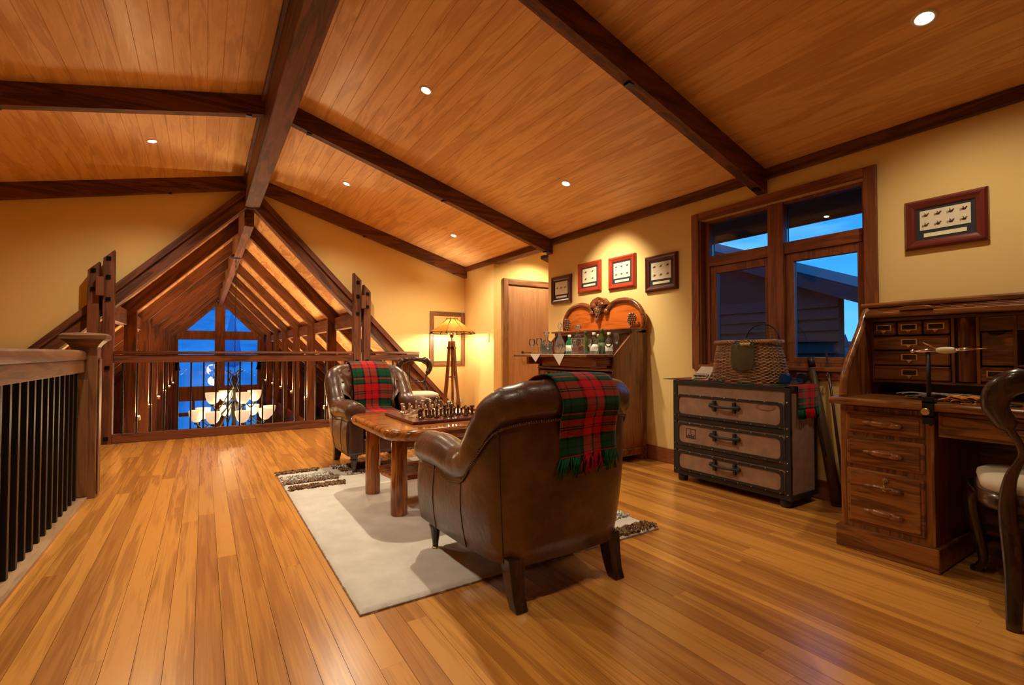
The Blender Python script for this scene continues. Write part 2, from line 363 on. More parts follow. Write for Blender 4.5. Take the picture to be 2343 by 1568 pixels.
# rafters, ridge
def bolt(parent, x, y, z, s=.026, ax='z', t=.012):
    d = {'z': (s, s, t), 'y': (s, t, s), 'x': (t, s, s)}[ax]
    B(x - d[0], x + d[0], y - d[1], y + d[1], z - d[2], z + d[2]).build('bolt', M_bolt, parent)
for i, y in enumerate(RAFT):
    nm = ['against the gable wall', 'between the two inner downlight rows', 'that meets the wall above the window', 'behind the viewer'][i]
    o = S(MB().prism([(.55, zc(.55) + .01), (3.56, zc(3.56) + .01), (3.56, zc(3.56) - .165), (.55, zc(.55) - .165)], 'y', y - .0375, y + .0375).build('rafter_beam', BEAM('X'), fix=True), 'dark timber rafter on the window side ' + nm)
    for bx in ((.78, 2.1, 3.42) if i else (1.9, 3.3)): bolt(o, bx, y, zc(bx) - .163, .022)
    o = S(MB().prism([(.45, zc(.45) + .01), (XL, zc(XL) + .01), (XL, zc(XL) - .165), (.45, zc(.45) - .165)], 'y', y - .0375, y + .0375).build('rafter_beam', BEAM('X'), fix=True), 'dark timber rafter on the stair side ' + nm)
    for bx in ((.3, -1.2) if i else (-.35,)): bolt(o, bx, y, zc(bx) - .163, .022)
rb = S(B(.415, .577, YB, 6.86, 2.812, 3.22).build('ridge_beam', BEAM('Y'), bevel=.006), 'massive dark ridge beam of the loft ceiling')
MB().box(.408, .584, 6.84, 6.89, 2.80, 2.93).build('strap', plain('blue_steel', (.14, .15, .22), .3, .8), rb)
B(.577, .60, YB, YG, 3.12, 3.18).build('ledger_strip', BEAM('Y'), rb); B(.392, .415, YB, YG, 3.12, 3.18).build('ledger_strip', BEAM('Y'), rb)
S(B(3.462, XW, YB, YG, 2.262, 2.335).build('trim_1', BEAM('Y'), bevel=.004), 'dark timber trim where wall meets ceiling')
S(MB().box(XW, 3.60, 4.638, 5.94, 2.262, 2.34).build('trim_2', BEAM('Y')), 'timber lintel over the recess opening')
S(B(3.482, XW, YB, 4.638, 0, .13).build('baseboard_right', WINW('Y'), bevel=.004)); S(B(3.482, XW, 5.94, YG, 0, .13).build('baseboard_alcove', WINW('Y'), bevel=.004))
S(B(2.2, XW, YG - .018, YG, 0, .13).build('baseboard_gable', WINW('X'), bevel=.004))
# door
dr = S(B(3.735, 4.53, 5.925, 5.95, .01, 1.962).build('door_1', wood('door_veneer', (.33, .17, .085), (.43, .235, .125), 'Z', .5, .05, 1.6, .02, 0, .5)), 'brown veneered door in the recess')
for a in ((3.652, 3.735, 5.91, 5.96, 0, 2.068), (4.53, 4.61, 5.91, 5.96, 0, 2.068)): B(*a).build('casing', RAIL('Z'), dr, bevel=.004)
B(3.735, 4.53, 5.91, 5.96, 1.985, 2.068).build('casing', RAIL('X'), dr, bevel=.004)
B(3.735, 4.53, 5.935, 5.95, 1.962, 1.985).build('stop', RAIL('X'), dr)
h = MB().tube([(3.99, 5.925, .985), (3.99, 5.885, .985), (4.01, 5.88, .985), (4.12, 5.88, .985)], .009).lathe([(.026, 0), (.026, .008)], (3.99, 5.917, .985), ax='y'); h.build('lever_handle', M_bronze, dr)
# window
win = S(MB().box(3.555, 3.63, HY0, HY0 + .035, HZ0, HZ1).box(3.555, 3.63, HY1 - .05, HY1, HZ0, HZ1).box(3.555, 3.63, HY0 + .035, HY1 - .05, HZ1 - .02, HZ1).box(3.555, 3.63, HY0 + .035, HY1 - .05, HZ0, HZ0 + .03).build('window_1', WINW('Z')), 'four light timber window with blue dusk behind it')
for nm, a, ax in (('casing', (3.478, XW, 1.264, HY0, .846, 2.148), 'Z'), ('casing', (3.478, XW, HY1, 2.60, .846, 2.148), 'Z'), ('casing', (3.478, XW, HY0, HY1, HZ1, 2.148), 'Y'),
                  ('casing', (3.482, XW, HY0, HY1, .80, .856), 'Y'), ('sill', (3.462, 3.56, HY0, HY1, .856, .884), 'Y'), ('mullion', (3.54, 3.63, 1.866, 1.98, HZ0, HZ1), 'Z'),
                  ('transom', (3.55, 3.63, 1.98, HY1 - .05, 1.70, 1.785), 'Y'), ('transom', (3.55, 3.63, HY0 + .035, 1.866, 1.70, 1.785), 'Y')):
    B(*a).build(nm, WINW(ax), win, bevel=.004)
B(3.505, 3.555, HY0, HY0 + .008, HZ0, HZ1).build('reveal', WINW('Z'), win); B(3.505, 3.555, HY1 - .008, HY1, HZ0, HZ1).build('reveal', WINW('Z'), win)
for y0, y1, z0, z1, fw in ((1.98, 2.48, .91, 1.70, .058), (1.37, 1.866, .91, 1.70, .06)):
    s = MB().box(3.565, 3.61, y0 + .002, y0 + fw * .6, z0, z1 - .002).box(3.565, 3.61, y1 - fw, y1 - .002, z0, z1 - .002).box(3.565, 3.61, y0 + fw * .6, y1 - fw, z1 - .06, z1 - .002).box(3.565, 3.61, y0 + fw * .6, y1 - fw, z0, z0 + .04)
    s.build('sash', WINW('Z'), win, bevel=.003)
for a in ((1.99, 2.47, 1.785, 2.065), (1.375, 1.86, 1.785, 2.065), (1.99, 2.45, .93, 1.66), (1.39, 1.84, .93, 1.66)):
    B(3.588, 3.594, *a).build('pane', M_pane, win)
# ---------------------------------------------------------------- stair balustrade
random.seed(3)
sb = T('stair_balustrade', 'balustrade of dark bars beside the stairwell with capped newel post', 'balustrade', (-.7, 4.3, 0))
B(-.12, .055, -6.9, .06, -.02, .016).build('floor_rail', wood('pale_nosing', (.36, .22, .12), (.52, .35, .2), 'Y', .5, .05), sb)
hr = [(-.042, .935), (-.042, .965), (-.034, .988), (-.015, 1.0), (.015, 1.0), (.034, .988), (.042, .965), (.042, .935)]
MB().prism(hr, 'y', -6.9, -.02, True).build('handrail', RAIL('Y'), sb, fix=True)
B(-.03, .03, -6.9, -.02, .85, .934).build('under_rail', RAIL('Y'), sb, bevel=.003)
y = -1.388
me = B(-.014, .014, -.014, .014, .016, .85).mesh('baluster')
y = -.10
while y > -4.4: link('baluster', me, M_black, sb, (-.005, y, 0), bevel=.002); y -= .1185
B(-.045, .095, -.03, .11, -.02, 1.02).build('newel_post', RAIL('Z'), sb, bevel=.006)
for a in ((.096, .105, -.005, .085, .02, .94), (.0, .05, -.04, -.031, .02, .80)): B(*a).build('newel_strip', RAIL('Z'), sb, bevel=.003)
cp = MB(); pr = [(.07, 1.02), (.078, 1.035), (.10, 1.062), (.112, 1.07), (.12, 1.075), (.12, 1.10), (.105, 1.112), (0.001, 1.12)]
vsn = []
for r_, z_ in pr: vsn += [(.025 - r_, .04 - r_, z_), (.025 + r_, .04 - r_, z_), (.025 + r_, .04 + r_, z_), (.025 - r_, .04 + r_, z_)]
cp.add(vsn, [(4 * k + i, 4 * k + (i + 1) % 4, 4 * k + 4 + (i + 1) % 4, 4 * k + 4 + i) for k in range(len(pr) - 1) for i in range(4)]); cp.build('newel_cap', RAIL('X'), sb)
B(-1.9, -.045, .01, .07, .93, 1.0).build('handrail', RAIL('X'), sb, bevel=.01); B(-1.9, -.045, .02, .06, .85, .929).build('under_rail', RAIL('X'), sb)
k = -.16
while k > -1.85: link('baluster', me, M_black, sb, (k, .04, 0), bevel=.002); k -= .1185
# ---------------------------------------------------------------- timber posts at the loft edge
def post(name, x0, x1, ztop_in, s, label, bolts):
    t = T(name, label, 'post', ((x0 + x1) / 2, 6.74, 0)); hw = (x1 - x0) / 2
    zi, zo = ztop_in, ztop_in - .1
    a, b = (zo, zi) if s < 0 else (zi, zo)
    MB().prism([(-hw, -.02), (hw, -.02), (hw, b), (-hw, a)], 'y', -.055, .055).build('shaft', BEAM('Z'), t, bevel=.004, fix=True)
    for zb in bolts: bolt(t, 0, -.056, zb, .02, 'y', .012)
post('timber_post', -.915, -.82, 2.10, -1, 'tall inner post of the bolted pair beside the stair newel', (2.0, 1.80, 1.56, .82, .06))
post('timber_post', -1.04, -.945, 1.96, -1, 'shorter outer post of the bolted pair beside the stair newel', (1.86, 1.66))
post('timber_post', 1.725, 1.825, 2.08, 1, 'tall inner post of the bolted pair behind the far armchair', (1.95, 1.76, 1.52, .87))
post('timber_post', 1.86, 1.955, 1.93, 1, 'shorter outer post of the bolted pair behind the far armchair', (1.80, 1.62, .87))
tag(B(-.035, .035, -.03, .03, -.1, .1).build('spacer_block', BEAM('Z'), None, (-.93, 6.652, 1.69), bevel=.004), 'small timber block pinned across the posts near the newel', 'block', 'spacer blocks on the post pairs')
tag(B(-.03, .03, -.03, .03, -.09, .09).build('spacer_block', BEAM('Z'), None, (1.842, 6.652, 1.68), bevel=.004), 'small timber block pinned across the posts behind the armchair', 'block', 'spacer blocks on the post pairs')
# gallery balustrade
gb = T('gallery_balustrade', 'timber and iron balustrade overlooking the lower hall', 'balustrade', (.455, 6.72, 0))
for x0, x1, en in ((-1.272, 1.268, 0), (1.502, 2.22, 1), (-2.25, -1.5, -1)):
    B(x0, x1, -.035, .035, 0, .10).build('bottom_rail', BEAM('X'), gb, bevel=.004)
    MB().prism([(-.04, .968), (-.032, .99), (-.012, 1.0), (.012, 1.0), (.032, .99), (.04, .968)], 'x', x0, x1, True).build('handrail', BEAM('X'), gb, fix=True)
    B(x0, x1, -.028, .028, .872, .962).build('under_rail', BEAM('X'), gb, bevel=.003)
    me2 = B(-.008, .008, -.008, .008, .1, .872).mesh('baluster'); k = x0 + .08
    while k < x1 - .03: link('baluster', me2, M_black, gb, (k, 0, 0)); k += .124
# ---------------------------------------------------------------- great room beyond
BAYS = [6.9, 8.35, 10.15, 11.95, 13.75, 15.55, 17.35, 19.2]
ORD = ['first', 'second', 'third', 'fourth', 'fifth', 'sixth', 'seventh', 'eighth']
PXL, PXR = -.84, 1.79
vc = S(MB().prism([(XA, ZA + .03), (XA + 3.05, gz(XA + 3.05) + .03), (XA + 3.05, gz(XA + 3.05) + .06), (XA, ZA + .06)], 'y', 6.96, 19.5).prism([(XA, ZA + .03), (XA - 3.05, gz(XA + 3.05) + .03), (XA - 3.05, gz(XA + 3.05) + .06), (XA, ZA + .06)], 'y', 6.96, 19.5).build('ceiling_great_hall', DESK('Y'), fix=True), 'steep plywood roof lining of the great hall')
M_ply = wood('vault_ply', (.46, .19, .06), (.72, .38, .15), 'Y', .5, .05, .8, .02, 0, 1.4, coord='World', stretch=5)
for k in range(len(BAYS) - 1):
    for s in (-1, 1):
        MB().prism([(XA, ZA), (XA + s * 3.05, gz(XA + 3.05)), (XA + s * 3.05, gz(XA + 3.05) + .028), (XA, ZA + .028)], 'y', BAYS[k] + (.07 if k == 0 else .004), BAYS[k + 1] - .004).build('lining_panel', M_ply, vc, fix=True)
for k, y in enumerate(BAYS):
    for s in (-1, 1):
        wd = .06 if k else .085
        x1 = XA + s * 2.92
        an = math.atan(SL); L0 = abs(x1 - XA) / math.cos(an); v_ = .23 * math.cos(an); t_ = v_ * math.tan(an)
        pts_ = [(0, 0), (L0, 0), (L0 + t_, -v_), (t_, -v_)] if s > 0 else [(0, 0), (-L0, 0), (-L0 - t_, -v_), (-t_, -v_)]
        o = MB().prism(pts_, 'y', -wd, wd * .9).build('rafter_beam', BEAM('X'), fix=True); o.location = (XA, y, ZA); o.rotation_euler.y = s * an
        S(o, 'steep dark rafter of the great hall, %s pair, %s side' % (ORD[k], 'newel' if s < 0 else 'lamp'))
        if k == 0: MB().prism([(s * .1, .008), (s * L0, .008), (s * L0, -.055), (s * .1, -.055)], 'y', -.115, -.084).build('barge_strip', BEAM('X'), o, fix=True)
    if k:
        for px, nm in ((PXL, 'newel'), (PXR, 'lamp')):
            S(B(px - .07, px + .07, y - .049, y + .045, -2.8, gz(px) - .1).build('timber_column', BEAM('Z'), bevel=.005), '%s dark post of the great hall, %s side' % (ORD[k - 1], nm))
rb2 = S(B(XA - .055, XA + .055, 6.97, 19.4, 2.60, 3.06).build('ridge_beam', BEAM('Y'), bevel=.005), 'narrow ridge beam of the great hall roof')
for px, nm in ((PXL, 'newel'), (PXR, 'lamp')):
    po = px + (-.085 if px < 0 else .085)
    S(B(po - .055, po + .055, 6.9, 19.3, 1.36, 1.56).build('plate_beam', BEAM('Y'), bevel=.004), 'long plate beam under the great hall rafters, %s side' % nm)
    S(B(po - .05, po + .05, 8.35, 19.3, -.75, -.5).build('girt_beam', BEAM('Y'), bevel=.004), 'lower girt beam of the great hall, %s side' % nm)
S(B(-3, 4.1, YB, 19.6, -2.95, -2.8).build('floor_lower', DESK('Y')), 'dark floor of the hall below')
S(B(XL, 3.5, 6.86, 6.96, -2.8, -.02).build('wall_lower', M_wall), 'wall under the edge of the loft')
M_hallwall = wood('hall_boards', (.075, .028, .011), (.16, .062, .024), 'Z', .5, .05)
for nm, xs in (('wall_great_west', -2.5), ('wall_great_east', 3.42)):
    wl = MB().box(xs, xs + .1, 6.96, 19.5, -.9, .12).box(xs, xs + .1, 6.96, 19.5, -2.8, -2.2)
    for y in BAYS: wl.box(xs - .02, xs + .12, y - .15, y + .15, -2.8, .1)
    wl.box(xs - .01, xs + .11, 6.96, 19.5, -1.42, -1.3)
    wo_ = S(wl.build(nm, M_hallwall), 'low side wall of the great hall with window strip, ' + ('stair side' if xs < 0 else 'lamp side'))
    for k in range(len(BAYS) - 1):
        for z0, z1 in ((-1.3, -.9), (-2.2, -1.42)): B(xs + .045, xs + .05, BAYS[k] + .15, BAYS[k + 1] - .15, z0, z1).build('pane', M_pane, wo_)
# far gable window
FY = 19.25; xl, xr = -.70, 1.62
fw_ = MB()
fw_.box(XA - .15, XA + .15, FY, FY + .12, -2.8, 2.75)
for z0, z1 in ((1.43, 1.73), (-.62, -.14), (-1.12, -1.0), (-2.8, -2.45)): fw_.box(xl, XA - .15, FY + .004, FY + .1, z0, z1).box(XA + .15, xr, FY + .004, FY + .1, z0, z1)
fw_.box(xl - .22, xl, FY, FY + .1, -2.8, 1.7).box(xr, xr + .22, FY, FY + .1, -2.8, 1.7)
for s in (-1, 1): fw_.prism([(XA + s * .15, 3.0 - .15 * SL), (XA + s * 1.6, 3.0 - 1.6 * SL), (XA + s * 1.6, 2.72 - 1.6 * SL), (XA + s * .15, 2.72 - .15 * SL)], 'y', FY - .01, FY + .09)
fw_.box(-.3, -.22, FY, FY + .08, -1.0, -.62).box(1.2, 1.28, FY, FY + .08, -2.45, -1.12).box(-.15, -.07, FY, FY + .08, -2.45, -1.12)
for a, b in ((-2.5, xl - .22), (xr + .22, 3.5)): fw_.box(a, b, FY + .006, FY + .1, -2.8, .4)
fwo = S(fw_.build('window_2', WINW('Z'), fix=True), 'tall gable window wall at the end of the great hall')
for s in (-1, 1): MB().prism([(XA + s * .15, 1.73), (XA + s * 1.0, 1.73), (XA + s * .15, 2.6)], 'y', FY + .05, FY + .055).build('pane', M_pane, fwo, fix=True)
for x0, x1 in ((xl, XA - .15), (XA + .15, xr)):
    for z0, z1 in ((-.14, 1.43), (-1.0, -.62), (-2.45, -1.12)): B(x0, x1, FY + .05, FY + .055, z0, z1).build('pane', M_pane, fwo)
S(MB().prism([(XL - .4, 0.4), (XA - 1.4, gz(XA + 1.4)), (XA - 1.1, .4)], 'y', FY, FY + .1).prism([(3.6, 0.4), (XA + 1.4, gz(XA + 1.4)), (XA + 1.1, .4)], 'y', FY, FY + .1).build('wall_great_end', M_hallwall, fix=True), 'dark boarded end wall of the great hall')
# ---------------------------------------------------------------- outdoors
M_hill = plain('hill_dusk', (.22, .60, .92), .95, spec=.05, var=.45, vs_=.35)  # bright blue: dusk haze is put into the hill's own colour
M_tree = plain('conifer', (.03, .075, .12), .95, spec=.05)
S(B(-150, 170, -120, 200, -3.3, -2.96).build('ground', plain('meadow', (.06, .09, .10), .95, spec=.05)), 'dim lawn and meadow around the house')
random.seed(9)
def hillN(u, v):
    x = -90 + 180 * u; y = 26 + 95 * v
    return (x, y, -3 + 26 * v ** .8 + 1.2 * math.sin(x * .11 + y * .07) * v)
S(MB().grid(hillN, 40, 14).build('hill', M_hill), 'blue haze-tinted wooded hillside beyond the far gable window')
def hillE(u, v):
    y = -90 + 180 * u; x = 30 + 60 * v
    return (x, y, -3 + 6.5 * v + .6 * math.sin(y * .13) * v)
S(MB().grid(hillE, 40, 8, flip=True).build('hill', M_tree), 'low dark hill beyond the loft window')
tl = MB()
for k in range(420):
    u, v = random.random(), random.uniform(.15, 1)
    p = hillE(u, v); hh = random.uniform(1.2, 2.8)
    tl.lathe([(.55 * hh / 2, p[2] - .3), (.4 * hh / 2, p[2] + hh * .35), (.22 * hh / 2, p[2] + hh * .7), (0, p[2] + hh)], (p[0], p[1], 0), 6)
tag(tl.build('treeline', M_tree), 'dark conifers along the low ridge outside the window', 'trees', None, 'stuff')
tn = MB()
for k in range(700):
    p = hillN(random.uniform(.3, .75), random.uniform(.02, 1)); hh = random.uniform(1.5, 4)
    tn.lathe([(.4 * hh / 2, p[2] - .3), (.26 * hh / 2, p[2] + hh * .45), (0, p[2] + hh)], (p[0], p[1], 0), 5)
tag(tn.build('forest', plain('forest_dusk', (.14, .42, .70), .95, spec=.05)), 'bluish haze-tinted trees on the hillside beyond the far gable window', 'trees', None, 'stuff')  # tree colour carries the same blue haze as the hill
hw = T('house_wing', 'dark weatherboard wing of the house seen through the window', 'building', (7, 3, -2.9))
MB().prism([(0, 0), (6, 0), (6, 7.05), (0, 4.62)], 'x', .06, .2).build('wall', plain('wing_wall', (.05, .03, .02), .8), hw, fix=True)
me3 = MB().prism([(.06, 0), (.025, 0), (.06, .155)], 'y', 0, 6).mesh('weatherboard')
for k in range(30): link('weatherboard', me3, plain('weatherboard_paint', (.045, .03, .024), .7), hw, (0, 0, k * .155))
MB().prism([(-.75, 4.36), (6.5, 7.3), (6.5, 7.46), (-.75, 4.52)], 'x', -.1, 6).build('roof', plain('roof_iron', (.03, .03, .035), .6), hw, fix=True)
MB().prism([(-.78, 4.31), (6.5, 7.25), (6.5, 7.42), (-.78, 4.48)], 'x', -.16, -.1).build('fascia', plain('fascia_board', (.05, .035, .04), .6), hw, fix=True)
ev = S(MB().prism([(3.65, 2.19), (4.12, 2.05), (4.12, 2.09), (3.65, 2.23)], 'y', YB, 5).build('roof_eave', plain('soffit_board', (.10, .05, .035), .7), fix=True), 'dark timber eave soffit above the window outside')
B(4.12, 4.15, YB, 5, 2.03, 2.2).build('fascia', plain('fascia_board', (.05, .035, .04), .6), ev)
# ================================================================== FURNITURE
# ---------------------------------------------------------------- leather armchairs
TOP = [(-.305, .40, .508, .080), (-.305, .20, .515, .082), (-.31, .02, .50, .080), (-.316, -.10, .535, .078), (-.318, -.19, .64, .077), (-.305, -.28, .75, .076), (-.235, -.352, .793, .075), (-.11, -.383, .803, .075), (0, -.388, .806, .075)]
TOP = TOP + [(-x, y, z, r) for x, y, z, r in TOP[-2::-1]]
BOT = [(-.355, .375), (-.352, .20), (-.345, .02), (-.335, -.10), (-.325, -.19), (-.30, -.285), (-.225, -.345), (-.11, -.362), (0, -.366)]
BOT = BOT + [(-x, y) for x, y in BOT[-2::-1]]
def armchair(label, loc, rz):
    t = T('leather_armchair', label, 'armchair', loc, rz, 'pair of leather armchairs at the chess table')
    top = crom(TOP, 5); bot = crom(BOT, 5); n = len(top)
    # shell
    m = MB(); J = 7; rows = []
    for (x, y, z, r), (bx, by) in zip(top, bot):
        c = Vector((x, y)); d = Vector((x, min(y, .1) * .9)); d = d.normalized() if d.length else Vector((0, -1))
        if y > -.15: d = Vector((-1 if x < 0 else 1, 0))
        elif y > -.3: d = Vector((-1 if x < 0 else 1, -(-.15 - y) / .15 * 1.0)).normalized()
        o_t = c + d * (r * .55); row = []
        for j in range(J + 1):
            q = j / J; bul = .018 * math.sin(math.pi * q)
            row.append((bx + (o_t.x - bx) * q + d.x * bul, by + (o_t.y - by) * q + d.y * bul, .165 + (z - .01 - .165) * q))
        for j in range(J + 1):
            q = 1 - j / J; w_ = .11
            row.append((bx + (o_t.x - bx) * q - d.x * w_, by + (o_t.y - by) * q - d.y * w_, .165 + (z - .01 - .165) * q))
        rows.append(row)
    K = len(rows[0]); vs_ = [p for r_ in rows for p in r_]; fs = []
    for i in range(n - 1):
        for k in range(K):
            k2 = (k + 1) % K; fs.append((i * K + k, (i + 1) * K + k, (i + 1) * K + k2, i * K + k2))
    m.add(vs_, fs, True); m.f += [tuple(range(K)), tuple(range((n - 1) * K + K - 1, (n - 1) * K - 1, -1))]; m.s += [False, False]
    shell = m.build('shell', M_leather, t, fix=True)
    # panel seams
    for i in (5, 14, 26, n - 27, n - 15, n - 6):
        MB().tube([tuple(Vector(rows[i][j]) + Vector((rows[i][j][0], rows[i][j][1], 0)).normalized() * .0008) for j in range(J + 1)], .0019, 5).build('seam', plain('seam_leather', (.045, .019, .009), .5), shell)
    # roll
    r0 = top[0]; pts = [(x, y, z) for x, y, z, r in top]; rr = [r * (1 + .02 * math.sin(i * 1.9) + .012 * math.sin(i * 4.3)) for i, (x, y, z, r) in enumerate(top)]
    cap = lambda p, s: [(p[0], p[1] + s * e, p[2]) for e in (.03, .022, .012)]
    P_ = cap(pts[0], 1) + pts + cap(pts[-1], 1)[::-1]; Rr_ = [.03, .055, .072] + rr + [.072, .055, .03]
    MB().tube(P_, Rr_, 18, up=(0, 0, 1)).build('roll', M_leather, t)
    # nails under the roll
    nm = MB()
    for i in range(n - 1):
        a, b = Vector(rows[i][J]), Vector(rows[i + 1][J])
        for q in (0, .33, .66):
            p = a.lerp(b, q); o = Vector((p.x, p.y, 0)).normalized()
            nm.ball(p + o * .010 + Vector((0, 0, -.070)), .0058, 6, 4)
    for s in (-1, 1):
        for k in range(22): nm.ball((s * (.352 - .0006 * k), .397, .455 - k * .0125), .0045, 6, 4)
        for k in range(24): nm.ball((-.33 + k * .0287, .407, .172), .0045, 6, 4)
    nm.build('nailhead_trim', plain('old_brass', (.20, .12, .06), .35, 1), t)['kind'] = 'stuff'
    # arm fronts
    for s in (-1, 1):
        MB().prism([(s * .235, .17), (s * .352, .17), (s * .36, .44), (s * .372, .49), (s * .33, .56), (s * .28, .56), (s * .238, .50)], 'y', .33, .405).build('arm_front', M_leather, t, bevel=.02, seg=3, fix=True)
    # tufted inside back
    def inner(u, v):
        i = u * (n - 1) * .56 + (n - 1) * .22; k = int(i); f = i - k; k = min(k, n - 2)
        A, Bq = top[k], top[k + 1]; x = A[0] + (Bq[0] - A[0]) * f; y = A[1] + (Bq[1] - A[1]) * f; z = A[2] + (Bq[2] - A[2]) * f
        tuft = abs(math.sin(u * math.pi * 5 + v * 7)) * abs(math.sin(u * math.pi * 5 - v * 7))
        off = .128 * (1 - v ** 6) + .012 * (1 - v) + .036 * tuft ** .5 * (1 - v ** 8)
        s_ = 1 - off / .40
        return (x * s_, y * s_ + .012, .36 + (z + .070 - .36) * v)
    MB().grid(inner, 60, 24).build('tufted_back', M_leather, t, fix=False)
    bme = MB().ball((0, 0, 0), .011, 8, 5).mesh('button')
    for i in range(1, 10):
        for v in ((.45, .9) if i % 2 else (.22, .68)): link('button', bme, M_leather, t, inner(i / 10, v))
    # seat
    MB().box(-.245, .245, -.30, .405, .165, .30).build('front_rail', M_leather, t, bevel=.03, seg=3)
    MB().box(-.232, .232, -.27, .425, .295, .43).build('seat_cushion', M_leather, t, bevel=.05, seg=4)
    # legs
    leg = MB().lathe([(.014, .02), (.016, .05), (.020, .07), (.026, .115), (.033, .13), (.027, .138), (.034, .15), (.034, .19)], n=16).mesh('leg')
    for s in (-1, 1):
        o = link('leg', leg, DARKW('Z'), t, (s * .295, .335, 0))
        MB().lathe([(.012, 0), (.018, .006), (.018, .018), (.014, .024)], n=12).build('caster', M_brass, o)
    for s in (-1, 1):
        m = MB(); vs_ = []
        for k in range(6):
            q = k / 5; cx, cy, hw_ = s * (.255 - .012 * q * 0), -.355 + .05 * q ** .6, .026 + .010 * q
            z = .0 + .19 * q; vs_ += [(cx - hw_, cy - hw_, z), (cx + hw_, cy - hw_, z), (cx + hw_, cy + hw_, z), (cx - hw_, cy + hw_, z)]
        fs = [(0, 3, 2, 1), (20, 21, 22, 23)] + [(4 * k + i, 4 * k + (i + 1) % 4, 4 * k + 4 + (i + 1) % 4, 4 * k + 4 + i) for k in range(5) for i in range(4)]
        m.add(vs_, fs).build('leg', DARKW('Z'), t, bevel=.004)
    return t
armchair('brown leather club armchair with its back to the viewer', (1.275, 1.895, .0), 0)
armchair('tufted brown leather armchair facing the viewer across the chess table', (1.31, 4.28, .0), math.pi + .03)
# throws over the backs
def throw(label, loc, rz, x0, x1, prof, fringe, seed, skew=0):
    random.seed(seed)
    t = T('tartan_throw', label, 'throw', loc, rz, 'tartan throws')
    pr = crom(prof, 6); n = len(pr) - 1
    ln = [0]
    for a, b in zip(pr, pr[1:]): ln.append(ln[-1] + math.dist(a, b))
    def f(u, v):
        k = min(int(v * n), n - 1); q = v * n - k; y = pr[k][0] + (pr[k + 1][0] - pr[k][0]) * q; z = pr[k][1] + (pr[k + 1][1] - pr[k][1]) * q
        x = x0 + (x1 - x0) * u + skew * v; sag = .006 * math.sin(u * 9 + 2 * v) * v
        yc = .06 * (abs(x) / .33) ** 2.6 if z > .45 else 0
        return (x + .012 * (v - .5) * (u - .5), y + yc + sag, z - .02 * (abs(x) / .33) ** 2 + (.012 * (u - .3)) * max(0, v - .75) * 6)
    m = MB().grid(f, 24, n * 2); o = len(m.v)
    for i in list(m.uv): m.uv[i] = (m.uv[i][0], ln[-1] * (1 - m.uv[i][1]) / .62)
    m.build('cloth', M_tartan, t, solid=.006)
    if fringe:
        fr = {M_red: MB(), M_green: MB(), M_kwool: MB()}
        for k in range(60):
            u = k / 59; a = Vector(f(u, 1)); mt = M_green if u < .3 else M_red if .36 < u < .52 or .56 < u < .70 else M_kwool if u < .76 else M_green
            e = Vector((random.uniform(-.03, .02), random.uniform(-.012, -.002), -random.uniform(.055, .085)))
            fr[mt].tube([a, a + e * .5 + Vector((random.uniform(-.012, .012), 0, 0)), a + e], [.003, .0028, .002], 5)
        for mt, b in fr.items(): b.build('fringe', mt, t)['kind'] = 'stuff'
    return t
PF = [(.02, .455), (-.15, .48), (-.165, .58), (-.205, .76), (-.28, .86), (-.355, .896), (-.425, .892), (-.468, .842), (-.478, .78), (-.452, .72), (-.432, .65), (-.428, .575)]
throw('red and green tartan throw hanging down the near armchair back', (1.275, 1.895, 0), 0, -.20, .09, PF, True, 1, .10)
PF2 = [(-.43, .58), (-.452, .72), (-.478, .79), (-.466, .845), (-.42, .894), (-.355, .898), (-.28, .862), (-.205, .76), (-.165, .59), (-.15, .485), (.04, .462), (.30, .455)]
throw('red and green tartan throw spread over the tufted far armchair', (1.31, 4.28, 0), math.pi + .03, -.20, .15, PF2, False, 2)
# ---------------------------------------------------------------- coffee table
ct = T('coffee_table', 'thick varnished slab coffee table carrying the chess set', 'coffee table', (1.28, 3.0, 0.016))
def rrect(x0, x1, y0, y1, r, n=7):
    out = []
    for cx, cy, a0 in ((x1 - r, y1 - r, 0), (x0 + r, y1 - r, 90), (x0 + r, y0 + r, 180), (x1 - r, y0 + r, 270)):
        for i in range(n + 1): a = R(a0 + 90 * i / n); out.append((cx + r * math.cos(a), cy + r * math.sin(a)))
    return out
m = MB(); o_ = rrect(-.42, .42, -.47, .50, .15, 9); o_ = [(x + .012 * math.sin(y * 9), y + .01 * math.sin(x * 8)) for x, y in o_]; n = len(o_)
rings = [(.88, .472), (.94, .470), (.975, .478), (.995, .494), (1.0, .508), (.992, .523), (.97, .533), (.935, .536)]
m.add([(x * s, y * s, z) for s, z in rings for x, y in o_], [(k * n + i, k * n + (i + 1) % n, (k + 1) * n + (i + 1) % n, (k + 1) * n + i) for k in range(len(rings) - 1) for i in range(n)], True)
m.f += [tuple(reversed(range(n))), tuple(range((len(rings) - 1) * n, len(rings) * n))]; m.s += [False, False]
m.build('table_top', TAB('X'), ct)
for x, y in ((-.285, -.20), (-.285, .33), (.30, -.20), (.30, .33)):
    MB().lathe([(.048, 0), (.05, .004), (.05, .2), (.047, .35), (.049, .492)], (x, y, 0), 20).build('leg', TAB('Z'), ct)
MB().prism([(-.27, -.12), (.27, -.12), (.30, 0), (.28, .26), (-.27, .26), (-.30, .1)], 'z', .17, .20).build('shelf', TAB('X'), ct, bevel=.008)
for y0, y1 in ((-.225, -.175), (.305, .355)): B(-.26, .27, y0, y1, .40, .472).build('apron', TAB('X'), ct)
